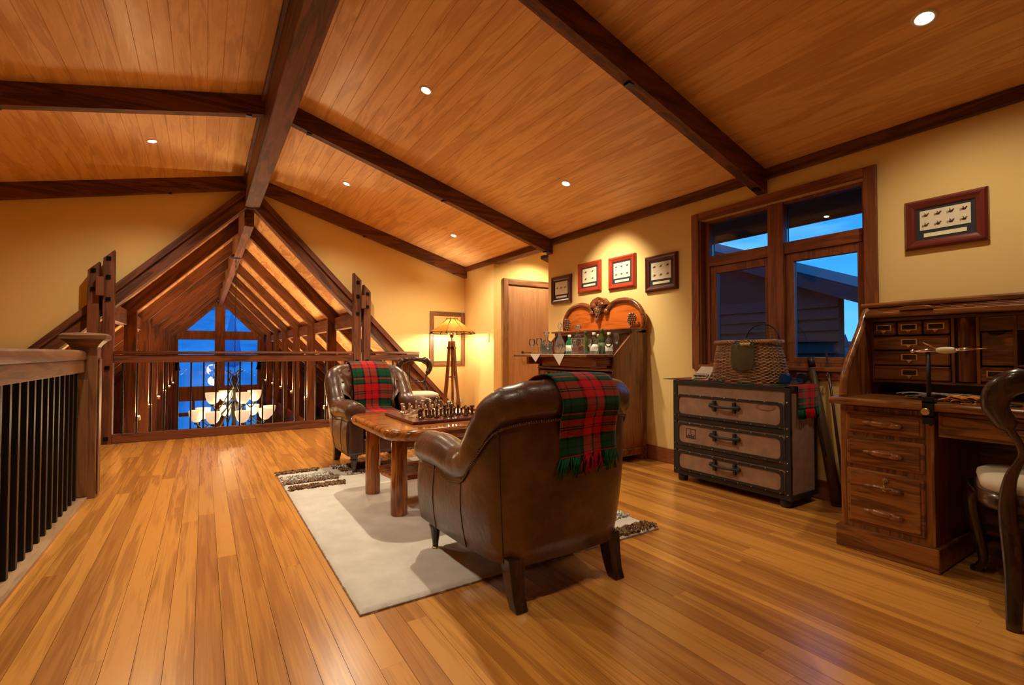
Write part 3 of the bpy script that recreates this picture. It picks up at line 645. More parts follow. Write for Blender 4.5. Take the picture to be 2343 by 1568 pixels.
# chess
ZT = .016 + .536
cbd = T('chess_board', 'dark red framed chess board on the coffee table', 'chess board', (1.315, 2.985, ZT))
M_burg = plain('burgundy_lacquer', (.13, .015, .018), .3, coat=.3)
B(-.265, .265, -.265, .265, 0, .020).build('frame', M_burg, cbd, bevel=.006)
sqm = [B(.0003, .0497, .0003, .0497, .0195, .0215).mesh('square') for _ in range(2)]
for i in range(8):
    for j in range(8): link('square', sqm[(i + j) % 2], plain('maple_square', (.55, .32, .13), .3) if (i + j) % 2 else plain('walnut_square', (.12, .045, .02), .3), cbd, (-.2 + i * .05, -.2 + j * .05, 0))
def piece(kind):
    m = MB(); bs = [(.017, 0), (.018, .003), (.0165, .007), (.012, .010)]
    if kind == 'pawn': m.lathe(bs + [(.007, .016), (.006, .028), (.010, .031), (.006, .033), (.008, .037), (.0095, .042), (.008, .047), (.003, .051), (0, .0515)], n=12)
    if kind == 'rook': m.lathe(bs + [(.009, .018), (.0075, .045), (.012, .049), (.015, .054), (.015, .064), (.011, .064), (.011, .060), (0, .060)], n=12)
    if kind == 'bishop': m.lathe(bs + [(.008, .018), (.0065, .046), (.012, .049), (.007, .052), (.010, .060), (.009, .068), (.004, .075), (.0035, .079), (0, .081)], n=12)
    if kind == 'queen': m.lathe(bs + [(.009, .018), (.007, .054), (.013, .057), (.008, .060), (.010, .070), (.014, .077), (.009, .076), (.004, .080), (.004, .085), (0, .087)], n=12)
    if kind == 'king': m.lathe(bs + [(.009, .018), (.007, .058), (.013, .061), (.009, .064), (.012, .078), (.007, .082), (0, .083)], n=12).box(-.002, .002, -.002, .002, .082, .097).box(-.007, .007, -.002, .002, .088, .092)
    if kind == 'knight': m.lathe(bs + [(.012, .016), (.011, .022)], n=12).prism([(-.010, .02), (.011, .02), (.012, .035), (.006, .044), (.014, .046), (.016, .052), (.008, .060), (.001, .066), (-.006, .060), (-.012, .045)], 'y', -.006, .006)
    return m.mesh('chess_' + kind)
PM = {(k, c): piece(k) for k in ('pawn', 'rook', 'knight', 'bishop', 'queen', 'king') for c in 'sb'}
order = ['rook', 'knight', 'bishop', 'queen', 'king', 'bishop', 'knight', 'rook']
for c, mt, y0, yp, nm, side in (('s', M_silver, .175, .125, 'silver', 'far'), ('b', M_bronze, -.175, -.125, 'bronze', 'near')):
    for i in range(8):
        for kind, yy in ((order[i], y0), ('pawn', yp)):
            xx = -.175 + i * .05 + random.uniform(-.004, .004)
            o = link('chess_' + kind, PM[(kind, c)], mt, None, (1.315 + xx, 2.985 + yy + random.uniform(-.004, .004), ZT + .0215), math.pi / 2 * (1 if c == 'b' else -1) if kind == 'knight' else 0)
            where = ORD[i] + ' file from the red frame corner by the open table end'
            tag(o, '%s chess %s in the %s %s, %s' % (nm, kind, side, 'pawn row' if kind == 'pawn' else 'back row', ORD[i] + ' from the bare table end'), 'chess piece', nm + ' chess pieces')
# ---------------------------------------------------------------- rug
rg = T('area_rug', 'cream wool rug with shaggy striped corners under the table', 'rug', (1.32, 3.06, 0))
M_rug = plain('cream_pile', (.86, .83, .77), .97, spec=.05, bump=.5, bs=330, var=.08, vs_=9)
def rugf(u, v):
    x = -.82 + 1.64 * u; y = -1.235 + 2.46 * v; e = min(u, 1 - u) * 1.64; e2 = min(v, 1 - v) * 2.46
    z = .015 * min(1, min(e, e2) / .012) ** .5 if min(e, e2) > 0 else .001
    return (x + random.uniform(-.002, .002), y + random.uniform(-.003, .003), z + random.uniform(0, .0012))
random.seed(21); MB().grid(rugf, 110, 150).build('pile', M_rug, rg)
MB().box(-.82, .82, -1.235, 1.225, .0, .006).build('backing', plain('jute', (.3, .2, .13), .9), rg)
M_s1 = plain('shag_brown', (.13, .065, .03), .95, spec=.05); M_s2 = plain('shag_tan', (.32, .2, .1), .95, spec=.05); M_s3 = plain('shag_grey', (.36, .33, .3), .95, spec=.05)
def strip(x0, x1, y0, y1, mats, n):
    bs = [MB() for _ in mats]
    for k in range(n):
        b = random.choice(bs); x, y = random.uniform(x0, x1), random.uniform(y0, y1); a = random.uniform(0, 6.28); L_ = random.uniform(.012, .022)
        b.tube([(x, y, .014), (x + L_ * .5 * math.cos(a), y + L_ * .5 * math.sin(a), .025), (x + L_ * math.cos(a), y + L_ * math.sin(a), .019)], [.0045, .0052, .0035], 4)
    for b, mt in zip(bs, mats): o = b.build('shag_strip', mt, rg); o['kind'] = 'stuff'
for sgn in (1, -1):
    q = lambda x0, x1, y0, y1: (x0, x1, y0, y1) if sgn > 0 else (-x1, -x0, -y1, -y0)
    strip(*q(-.82, -.50, 1.14, 1.225), (M_s1, M_s2), 320); strip(*q(-.81, -.45, .93, 1.03), (M_s3, M_rug), 340); strip(*q(-.81, -.42, .79, .88), (M_s3, M_s2, M_s1), 380); strip(*q(-.80, -.42, .61, .71), (M_s2, M_s1), 420)
    strip(*q(-.40, -.02, 1.12, 1.225), (M_s3, M_rug, M_s1), 380); strip(*q(-.36, -.02, .98, 1.08), (M_s1, M_s2), 380); strip(*q(-.34, -.02, .84, .94), (M_s3, M_rug), 340)
# ---------------------------------------------------------------- floor lamp
lp = T('floor_lamp', 'tripod floor lamp with glowing amber panelled shade in the corner', 'floor lamp', (3.07, 6.42, 0), .1)
sh = bpy.data.objects.new('lamp_shade', None); col.objects.link(sh); sh.parent = lp
ring = lambda r, z: [(r * math.cos(2 * math.pi * i / 8), r * math.sin(2 * math.pi * i / 8), z) for i in range(8)]
a_, b_, c_ = ring(.345, 1.262), ring(.335, 1.285), ring(.075, 1.475)
ribs = MB()
for i in range(8):
    j = (i + 1) % 8
    MB().add([b_[i], b_[j], c_[j], c_[i]], [(0, 1, 2, 3)]).build('mica_panel', M_mica, sh)
    ribs.tube([a_[i], c_[i]], .006, 5); ribs.tube([c_[i], (c_[i][0] * 1.1, c_[i][1] * 1.1, 1.495)], .004, 5)
    ribs.tube([a_[i], a_[j]], .006, 5); ribs.tube([b_[i], b_[j]], .005, 5); ribs.tube([c_[i], c_[j]], .006, 5)
ribs.build('rib', plain('dark_bronze', (.05, .025, .015), .4, .7), sh)
MB().tube([(0, 0, 1.14), (0, 0, 1.45)], .009, 8).lathe([(.02, 1.20), (.028, 1.22), (.028, 1.27), (.016, 1.28)], n=12).build('stem', M_bronze, lp)
for s in (-1, 1): MB().tube([(s * .05, 0, 1.27), (s * .065, 0, 1.22), (s * .03, 0, 1.15)], .0025, 5).build('pull_chain', M_brass, lp)
for k, ad in enumerate((-115, 5, 125)):
    a = R(ad); c, s = math.cos(a), math.sin(a)
    path = crom([(.035, 1.155), (.05, .9), (.085, .5), (.13, .18), (.19, .05), (.235, .0)], 5)
    m = MB(); wd = .017; vs_ = []
    for i, (r_, z) in enumerate(path):
        q = i / (len(path) - 1); th = .018 + .02 * q
        for rr_, tt in ((r_ - th, -wd), (r_ + th, -wd), (r_ + th, wd), (r_ - th, wd)): vs_.append((rr_ * c - tt * s, rr_ * s + tt * c, max(z, 0)))
    n = len(path); fs = [(0, 1, 2, 3), (4 * n - 1, 4 * n - 2, 4 * n - 3, 4 * n - 4)] + [(4 * i + j, 4 * i + (j + 1) % 4, 4 * i + 4 + (j + 1) % 4, 4 * i + 4 + j) for i in range(n - 1) for j in range(4)]
    m.add(vs_, fs).build('leg', CAB('Z'), lp, bevel=.004, fix=True)
    MB().box(-.022, .022, -.022, .022, .0, .03).build('collar', M_bronze, lp, (.045 * c, .045 * s, 1.04), a)
MB().lathe([(.05, .62), (.055, .63), (.05, .64)], n=16).build('brace', CAB('X'), lp)
bu = MB().ball((.07, .03, 1.33), .028).ball((-.07, -.03, 1.33), .028).build('bulb', M_lampon, lp)
light('lamp_light', 'POINT', 36, lp, (0, 0, 1.335), (1, .88, .66), .05)
# ---------------------------------------------------------------- balloon-back side chairs
def side_chair(label, loc, rz):
    t = T('side_chair', label, 'chair', loc, rz, 'dark carved side chairs')
    D = DARKW('Z')
    pts = rrect(-.235, .235, -.20, .24, .10, 6); pts = [(x * (1 + .16 * (y + .2)), y) for x, y in pts]; n = len(pts)
    m = MB(); rg_ = [(1.0, .385), (1.02, .40), (1.02, .45)]
    m.add([(x * s, y * s, z) for s, z in rg_ for x, y in pts], [(k * n + i, k * n + (i + 1) % n, (k + 1) * n + (i + 1) % n, (k + 1) * n + i) for k in range(2) for i in range(n)], True); m.f.append(tuple(reversed(range(n)))); m.s.append(False)
    m.f.append(tuple(range(2 * n, 3 * n))); m.s.append(False); m.build('seat_rail', D, t)
    m = MB(); rg_ = [(.965, .45), (.985, .462), (.97, .482), (.9, .494), (.7, .502), (.3, .506), (.01, .507)]
    m.add([(x * s, y * s, z) for s, z in rg_ for x, y in pts], [(k * n + i, k * n + (i + 1) % n, (k + 1) * n + (i + 1) % n, (k + 1) * n + i) for k in range(len(rg_) - 1) for i in range(n)], True); m.build('seat_pad', M_cream, t)
    B(-.0, .0001, 0, .0001, 0, .0001)
    for s in (-1, 1):
        P_ = crom([(s * .16, -.32, .0), (s * .155, -.265, .2), (s * .165, -.215, .40), (s * .155, -.225, .52), (s * .125, -.255, .62), (s * .165, -.285, .72), (s * .195, -.305, .80), (s * .15, -.318, .875), (0, -.322, .90)], 5)
        w_ = [.02 + .008 * math.sin(i * .22) for i in range(len(P_))]; w_ = [x + (.018 if .60 < i / len(P_) < .9 else 0) for i, x in enumerate(w_)]
        MB().tube(P_, w_, 10, up=(0, 1, 0), flat=.65).build('back_frame', D, t)
        F_ = crom([(s * .24, .20, .40), (s * .262, .235, .32), (s * .24, .225, .18), (s * .225, .215, .07), (s * .24, .25, .02), (s * .245, .262, .0)], 4)
        MB().tube(F_, [.036 - .02 * min(1, i / 13) + (.01 if i > 17 else 0) for i in range(len(F_))], 10).build('leg', D, t)
    MB().tube(crom([(-.13, -.25, .63), (-.07, -.252, .60), (0, -.255, .625), (.07, -.252, .60), (.13, -.25, .63)], 5), .018, 8, flat=.7).ball((0, -.25, .63), (.04, .014, .022)).build('cross_rail', D, t)
    MB().ball((0, -.325, .90), (.09, .016, .03)).ball((.06, -.325, .892), (.04, .014, .018)).ball((-.06, -.325, .892), (.04, .014, .018)).build('crest', D, t)
    return t
side_chair('dark balloon back chair with cream seat drawn up to the desk', (2.76, .41, 0), R(-90 + 14))
side_chair('dark carved balloon back chair with cream seat behind the far armchair', (2.22, 5.62, 0), R(165))
# ---------------------------------------------------------------- trunk chest
tk = T('trunk_chest', 'canvas trunk style chest of three drawers under the window', 'chest', (3.10, 2.045, 0))   # local +x into the wall, y along it
M_canvas = plain('canvas_print', (.31, .20, .14), .85, spec=.1, bump=.2, bs=400, var=.18, vs_=14)
M_strap = plain('black_strap', (.016, .014, .015), .5, .1); M_nail = plain('trunk_nail', (.45, .38, .28), .3, 1)
HW = .445
B(.006, .32, -HW + .004, HW - .004, .055, .762).build('body', M_canvas, tk)
st = MB()
for y in (-HW, HW - .035): st.box(-.004, .02, y, y + .035, .05, .768).box(.297, .325, y, y + .035, .05, .768)
for z in (.05, .735, .255 - .012, .475 - .012): st.box(-.003, .02, -HW, HW, z, z + (.034 if z in (.05, .735) else .03))
for y0, y1 in ((-HW - .003, -HW + .02), (HW - .02, HW + .003)):
    for z0, z1 in ((.05, .084), (.735, .768)): st.box(0, .325, y0, y1, z0, z1)
st.box(-.004, .325, -HW, HW, .756, .770)
st.build('strap_frame', M_strap, tk, bevel=.003)
dw = [(.50, .665), (.285, .452), (.088, .235)]
for di, (z0, z1) in enumerate(dw):
    d = MB(); o_ = rrect(-HW + .04, HW - .04, z0, z1, .022, 4)
    dd = d.prism(o_, 'x', -.009, .01).build('drawer', M_canvas, tk, fix=True)
    # dark edging
    i_ = rrect(-HW + .058, HW - .058, z0 + .017, z1 - .017, .032, 4); n = len(o_)
    e = MB(); e.add([(-.012, y, z) for y, z in o_] + [(-.012, y, z) for y, z in i_], [(i, (i + 1) % n, n + (i + 1) % n, n + i) for i in range(n)]); e.build('edging', M_strap, dd, solid=.006)
    zz = (z0 + z1) / 2 + .02
    MB().tube(crom([(-.02, -.10, zz), (-.034, -.06, zz - .004), (-.038, 0, zz - .006), (-.034, .06, zz - .004), (-.02, .10, zz)], 4), [.012] * 3 + [.009] * 11 + [.012] * 3, 8).box(-.03, -.008, -.085, -.068, zz - .04, zz + .035).box(-.03, -.008, .068, .085, zz - .04, zz + .035).ball((-.02, -.105, zz), .016).ball((-.02, .105, zz), .016).build('handle', M_strap, dd)
    nl = MB()
    for k in range(9):
        for z in (z0 + .003, z1 - .003): nl.ball((-.0155, -HW + .06 + k * (2 * HW - .12) / 8, z), .0045, 6, 4)
    for y in (-HW + .018, HW - .018):
        for z in (z0, z1): nl.ball((-.006, y, z), .006, 6, 4)
    nl.build('nails', M_nail, dd)['kind'] = 'stuff'
ink = plain('stamp_ink', (.05, .03, .025), .9)
s = MB()
for a in ((.24, .325, .338, .344), (.24, .325, .405, .41), (.24, .245, .338, .41), (.32, .325, .338, .41)): s.box(-.0105, -.009, *a)
for k in range(9): y = .252 + k * .008; s.box(-.0105, -.009, y, y + .005, .347, .347 + random.choice((.010, .016, .022)))
s.tube([(-.0098, .285, .40), (-.0098, .28, .385), (-.0098, .29, .375), (-.0098, .27, .366)], .002, 4)
s.build('postmark_print', ink, tk)
s = MB()
for rr_, tt in ((1, .0012), (.82, .001)): s.tube([(-.0098, -.29 + .062 * rr_ * math.cos(a * .2618), .625 + .022 * rr_ * math.sin(a * .2618)) for a in range(25)], tt, 4)
s.build('oval_print', plain('faded_ink', (.22, .08, .06), .9), tk)
for x in (.02, .26):
    for y in (-HW + .02, HW - .09): MB().lathe([(.03, 0), (.036, .01), (.036, .04), (.03, .055)], (x + .02, y + .035, 0), 14).build('foot', M_strap, tk)
# runner over the trunk
rn = T('tartan_runner', 'tartan cloth laid along the trunk top with ends hanging down', 'cloth', (3.262, 2.05, .77))
def rf(u, v):
    x = -.165 + .33 * u; L_ = 1.14 * v
    if L_ < .09: return (x, .448 + .001, .002 - (.09 - L_) * .05 + 0) if False else (x, .448 + (.09 - L_), .004)
    if L_ < .985: return (x, .448 - (L_ - .09), .004 + .001 * math.sin(u * 20))
    d = L_ - .985; return (x * .8 + .04, -.464 - .006 * math.sin(u * 11), .004 - d)
m = MB().grid(rf, 20, 76)
for i in list(m.uv): m.uv[i] = (m.uv[i][0], m.uv[i][1] * 2.0)
m.build('cloth', M_tartan, rn, solid=.004)
fr = {M_red: MB(), M_green: MB(), M_kwool: MB()}
for k in range(44):
    u = k / 43; a = Vector(rf(u, 1)); mt = M_red if .36 < u < .7 else M_green if u > .3 and u < .36 or u > .8 or u < .2 else M_kwool
    fr[mt].tube([a, a + Vector((random.uniform(-.006, .006), -.003, -.03)), a + Vector((random.uniform(-.01, .01), -.004, -.06))], .0028, 5)
for mt, b in fr.items(): b.build('fringe', mt, rn)['kind'] = 'stuff'
# wicker creel
bk = T('wicker_creel', 'woven wicker fishing creel standing on the trunk', 'basket', (3.235, 1.95, .774))
M_wick = plain('wicker', (.34, .19, .095), .6, bump=.2, bs=120, var=.25, vs_=20)
def sup(a, rx, ry, e=3.2):
    c, s = math.cos(a), math.sin(a); return (rx * math.copysign(abs(c) ** (2 / e), c), ry * math.copysign(abs(s) ** (2 / e), s))
cols_, rows_ = 44, 27
wb = MB()
for r_ in range(rows_):
    q = r_ / (rows_ - 1); z = .008 + .262 * q; P_ = []
    ry = .255 - .03 * q - .025 * q * q; rx = .10 + .012 * math.sin(q * 3)
    for k in range(cols_ * 2):
        a = math.pi * k / cols_; d = .0055 * math.sin(a * cols_ / 2 + (math.pi if r_ % 2 else 0)); x, y = sup(a, rx + d, ry + d); P_.append((x - .012 * q, y, z))
    wb.tube(P_ + [P_[0]], .0048, 5)
wb.build('weave', M_wick, bk)
sk = MB()
for k in range(22):
    a = 2 * math.pi * (k + .5) / 22; x0, y0 = sup(a, .10, .255); x1, y1 = sup(a, .10, .20); sk.tube([(x0, y0, 0), (x1 - .012, y1, .275)], .0045, 5)
sk.build('stake', M_wick, bk)
MB().prism([sup(2 * math.pi * k / 40, .093, .243) for k in range(40)], 'z', 0, .006).build('bottom', M_wick, bk)
rm = MB()
for ph in (0, 2.1, 4.2):
    P_ = []
    for k in range(161):
        a = 2 * math.pi * k / 160; x, y = sup(a, .112, .225); P_.append((x - .012 + .007 * math.cos(a * 22 + ph), y, .283 + .008 * math.sin(a * 22 + ph)))
    rm.tube(P_, .0055, 5)
rm.build('braided_rim', M_wick, bk)
lidm = MB()
for k in range(13):
    y = -.19 + k * .0317; lidm.tube([(-.105, y, .288), (-.02, y, .294), (.085, y, .288)], .006, 5)
lidm.build('lid', M_wick, bk)
pch = T('canvas_pouch', 'olive canvas pouch hanging over the front of the creel', 'pouch', (3.235 - .13, 1.915, .774))
def pf(u, v):
    y = -.082 + .164 * u; y *= 1 - .18 * (1 - abs(2 * v - 1)) * 0 - .12 * max(0, v - .75) * 4 * abs(2 * u - 1) ; z = .27 - .19 * v
    return (-.006 - .022 * math.sin(math.pi * u) * math.sin(math.pi * min(1, v * .9 + .1)) + .004 * math.sin(u * 14 + v * 5), y, z + .02 * (abs(2 * u - 1)) ** 2 * v)
MB().grid(pf, 18, 14).build('bag', plain('olive_canvas', (.075, .06, .028), .9, bump=.3, bs=300), pch, solid=.006)
MB().tube([(-.012, -.06, .265), (0, -.05, .285), (.01, -.03, .30), (.01, .03, .30), (0, .05, .285), (-.012, .06, .265)], .006, 6).build('strap', plain('olive_canvas', (.075, .06, .028), .9), pch)
ff = MB()
for k in range(40): y = random.uniform(-.062, .0); ff.tube([(-.014, y, .25), (-.026 - random.random() * .006, y + random.uniform(-.008, .008), .262), (-.022, y + random.uniform(-.01, .01), .275)], .0028, 4)
o = ff.build('fleece_trim', plain('sheepskin', (.5, .36, .2), .95), pch)
# landing net
ln_ = T('landing_net', 'round wire landing net standing behind the creel', 'net', (3.385, 1.95, .774))
MB().tube([(.04 * 0 + .02, .125 * math.cos(2 * math.pi * k / 40), .29 + .125 * math.sin(2 * math.pi * k / 40)) for k in range(41)], .0045, 6).tube([(.02, 0, .165), (.0, 0, .0)], .007, 6).build('hoop', M_black, ln_)
mm_ = MB()
for k in range(-5, 6):
    c = k * .0225; h_ = math.sqrt(max(0, .122 ** 2 - c * c))
    mm_.tube([(.02, c, .29 - h_), (.03, c, .29), (.02, c, .29 + h_)], .0011, 4); mm_.tube([(.02, -h_, .29 + c), (.03, 0, .29 + c), (.02, h_, .29 + c)], .0011, 4)
mm_.build('netting', M_black, ln_)['kind'] = 'stuff'
# display card
dc = T('display_card', 'white card of fishing flies propped on the trunk', 'card', (3.20, 2.29, .776), 0)
MB().add([(-.05, -.07, 0), (-.05, .07, 0), (.06, .06, .095), (.06, -.06, .095)], [(0, 3, 2, 1)]).build('card', plain('white_card', (.68, .6, .52), .7), dc, solid=.012)
MB().add([(-.0515, -.058, .012), (-.0515, .058, .012), (-.012, .054, .047), (-.012, -.054, .047)], [(0, 3, 2, 1)]).build('print', plain('card_print', (.42, .33, .24), .8), dc, (-.006, 0, .004))
for k in range(3): MB().ball((0, 0, 0), (.008, .016, .006)).tube([(0, -.014, 0), (.004, .022, .004)], .002, 4).build('fly', plain('fly_brown', (.12, .06, .03), .9), dc, (-.048, -.036 + k * .036, .033))
# fly reels
for nm, y, z, cx, lab in (('fly_reel', 1.662, .032, 3.16, 'blue anodised fly reel beside the creel'), ('fly_reel', 1.642, .03, 3.33, 'small dark fly reel at the edge of the trunk')):
    M_blue = plain('blue_alloy', (.02, .12, .55), .25, .9); mt = M_blue if cx < 3.2 else M_black
    t = T(nm, lab, 'fishing reel', (cx, y, .778), R(20))
    MB().lathe([(.032, -.022), (.034, -.018), (.034, -.014), (.022, -.012), (.022, .012), (.034, .014), (.034, .018), (.032, .022)], (0, 0, .034), 22, 'x').build('spool', mt, t)
    MB().box(-.006, .006, -.03, .03, .066, .07).tube([(0, 0, .066), (0, 0, .06)], .006, 6).build('foot', M_chrome, t)
    MB().tube([(.024, .02, .034), (.04, .02, .034)], .004, 8).build('crank', M_black, t)
ol = T('fishing_line', 'loose coil of dark fishing line on the trunk corner', 'fishing line', (3.245, 1.645, .778))
MB().tube([(.05 * math.cos(k * .5) * (1 + .1 * math.sin(k * .9)), .042 * math.sin(k * .5), .002 + .0006 * k) for k in range(60)], .0016, 5).build('coil', plain('blue_line', (.02, .05, .16), .4), ol)
# leaning rods
rt_ = T('rod_case', 'long brown leather rod case leaning on the wall by the trunk', 'rod case', (3.462, 1.485, 0))
MB().tube([(-.025, 0, .0), (-.006, .09, .48), (.01, .168, .93)], [.036, .030, .019], 14).build('tube', plain('case_leather', (.075, .04, .022), .5, bump=.2, bs=80), rt_)
MB().tube([(-.025, .0, .0), (-.025, .002, .012)], .038, 14).build('end_cap', plain('cap_leather', (.025, .014, .01), .45), rt_)
MB().tube([(.009, .16, .885), (.011, .172, .95)], .022, 14).build('end_cap', plain('cap_leather', (.025, .014, .01), .45), rt_)
MB().tube([(-.03, .045, .25), (-.055, .075, .40), (-.05, .10, .52), (-.03, .115, .62)], .006, 6).build('strap', plain('cap_leather', (.025, .014, .01), .45), rt_)
rd = T('fishing_rod', 'dark two piece fishing rod leaning beside the leather case', 'fishing rod', (3.43, 1.43, 0))
MB().tube([(0, 0, 0), (.02, .06, .45), (.05, .13, .98)], [.011, .010, .006], 8).build('blank', plain('rod_varnish', (.05, .02, .012), .3), rd)
MB().tube([(.0, .0, .0), (.009, .027, .2)], .014, 10).build('grip', plain('cork', (.35, .2, .1), .8), rd)
MB().tube([(.040, .106, .80), (.025, .11, .815), (.02, .115, .83), (.028, .116, .845), (.044, .114, .86)], .004, 5).build('line_guide', M_chrome, rd)
# ---------------------------------------------------------------- secretaire bar cabinet
se = T('secretaire', 'carved drop front drinks cabinet against the yellow wall', 'cabinet', (3.28, 3.665, 0))   # local x: -front +wall
Wd = .57
side = [(.19, .08), (.19, 1.20), (.01, 1.165), (-.225, .955), (-.225, .08)]
for y in (-Wd, Wd - .025): MB().prism([(a, b) for a, b in side], 'y', y, y + .025).build('side_panel', CAB('Z'), se, bevel=.003, fix=True)
B(.17, .19, -Wd + .025, Wd - .025, .08, 1.2).build('back_panel', CAB('Y'), se)
B(-.215, .17, -Wd + .025, Wd - .025, .935, .962).build('writing_bed', CAB('Y'), se)
B(.0, .19, -Wd, Wd, 1.165, 1.20).build('top_board', CAB('Y'), se, bevel=.005)
B(-.04, .195, -Wd - .01, Wd + .01, 1.196, 1.212).build('cornice', CAB('Y'), se, bevel=.005)
B(-.545, -.225, -Wd, Wd, .942, .966).build('fall_flap', CAB('Y'), se, bevel=.006)
for y in (-Wd + .03, Wd - .075): B(-.40, -.10, y, y + .045, .865, .940).build('loper', CAB('X'), se, bevel=.004)
B(-.235, -.215, -Wd + .08, Wd - .08, .845, .935).build('drawer', CAB('Y'), se, bevel=.006)
B(-.24, -.215, -Wd, Wd, .815, .842).build('moulding', CAB('Y'), se, bevel=.008)
for s in (-1, 1):
    y0, y1 = (-.545, -.01) if s < 0 else (.01, .545)
    d = B(-.222, -.20, y0, y1, .14, .80).build('cabinet_door', CAB('Z'), se, bevel=.004)
    yc = (y0 + y1) / 2; c = MB()
    for dy in (-.115, .115):
        c.tube([(-.225, yc + dy + .10 * math.cos(a * .2618), .56 + .21 * math.sin(a * .2618)) for a in range(25)], .013, 8)
    c.tube(crom([(-.226, yc - .05, .74), (-.232, yc, .70), (-.226, yc + .05, .74)], 4), .012, 6).ball((-.226, yc, .47), (.012, .02, .05)).build('carved_moulding', DARKW('Z'), d)
    k = MB()
    for dy in (-.115, .115): k.prism([(yc + dy + .085 * math.cos(2 * math.pi * i / 24), .56 + .19 * math.sin(2 * math.pi * i / 24)) for i in range(24)], 'x', -.224, -.2225)
    k.build('recessed_panel', plain('dark_mahogany', (.025, .008, .004), .3), d, fix=True)
    MB().ball((-.235, s * .03, .48), .012).build('knob', M_brass, d)
B(-.235, .19, -Wd - .012, Wd + .012, .05, .12).build('plinth', CAB('Y'), se, bevel=.012)
for s in (-1, 1): MB().prism([(s * .58, 0), (s * .50, 0), (s * .47, .03), (s * .44, .07), (s * .585, .07), (s * .595, .03)], 'x', -.24, -.17).build('foot', CAB('Y'), se, bevel=.006, fix=True)
for s in (-1, 1): B(.12, .19, s * .53 - .04, s * .53 + .04, 0, .06).build('foot', CAB('Y'), se)
# pediment
def lobes(k=1.0):
    half = [(.555, 1.205), (.575, 1.235), (.582, 1.29), (.565, 1.355), (.52, 1.42), (.455, 1.465), (.375, 1.492), (.29, 1.498), (.21, 1.485), (.15, 1.455), (.11, 1.42), (.10, 1.40)]
    L_ = crom(half, 4); return L_
Lh = lobes(); out = [(-y, z) for y, z in Lh] + [(y, z) for y, z in Lh[::-1]]
pd = MB().prism([(y, z) for y, z in out], 'x', .155, .185).build('pediment', wood('pediment_veneer', (.40, .07, .009), (.62, .155, .018), 'Y', .2, .6, 1.2), se, fix=True)
for s in (-1, 1):
    MB().tube([(.15, s * y, z) for y, z in Lh], [.024] * (len(Lh) - 6) + [.027, .030, .032, .032, .030, .024], 10).ball((.135, s * .105, 1.395), (.026, .032, .036)).build('scroll_moulding', CAB('Y'), pd)
MB().prism([(-.115, 1.47), (-.11, 1.50), (-.07, 1.535), (0, 1.555), (.07, 1.535), (.11, 1.50), (.115, 1.47), (.05, 1.44), (-.05, 1.44)], 'x', .11, .18).ball((.11, -.05, 1.47), (.02, .045, .03)).ball((.11, .05, 1.47), (.02, .045, .03)).ball((.11, 0, 1.50), (.02, .05, .025)).build('crest', CAB('Z'), pd, bevel=.008, fix=True)
def bunch(c, h_, w_, nm, rows=9):
    m = MB()
    for r_ in range(rows):
        q = r_ / (rows - 1); n = max(1, int(round(6 * (1 - q) + .4))); 
        for k in range(n): m.ball((c[0] - .012 * (1 - abs(2 * k / max(1, n - 1) - 1) if n > 1 else 1), c[1] + w_ * (1 - q) * ((k + .5) / n - .5) * 2, c[2] - h_ * q), (.014, .0125, .0135), 8, 6)
    return m.build(nm, plain('carved_grape', (.17, .07, .03), .15, coat=.9), pd)
bunch((.115, 0, 1.445), .145, .062, 'carved_grapes', 10)
for s_ in (-1, 1):
    m = MB()
    for r_ in range(7):
        q = r_ / 6; hw_ = .058 * math.sin(math.pi * (q * .78 + .2)) ; n = max(2, int(round(hw_ / .012)))
        for k in range(n): e = (k + .5) / n * 2 - 1; m.ball((.118 - .022 * math.sqrt(max(0, 1 - e * e)), s_ * .475 + hw_ * e, 1.345 - .115 * q), (.014, .0105, .0115), 8, 6)
    m.build('carved_cone', plain('carved_grape', (.17, .07, .03), .15, coat=.9), pd)
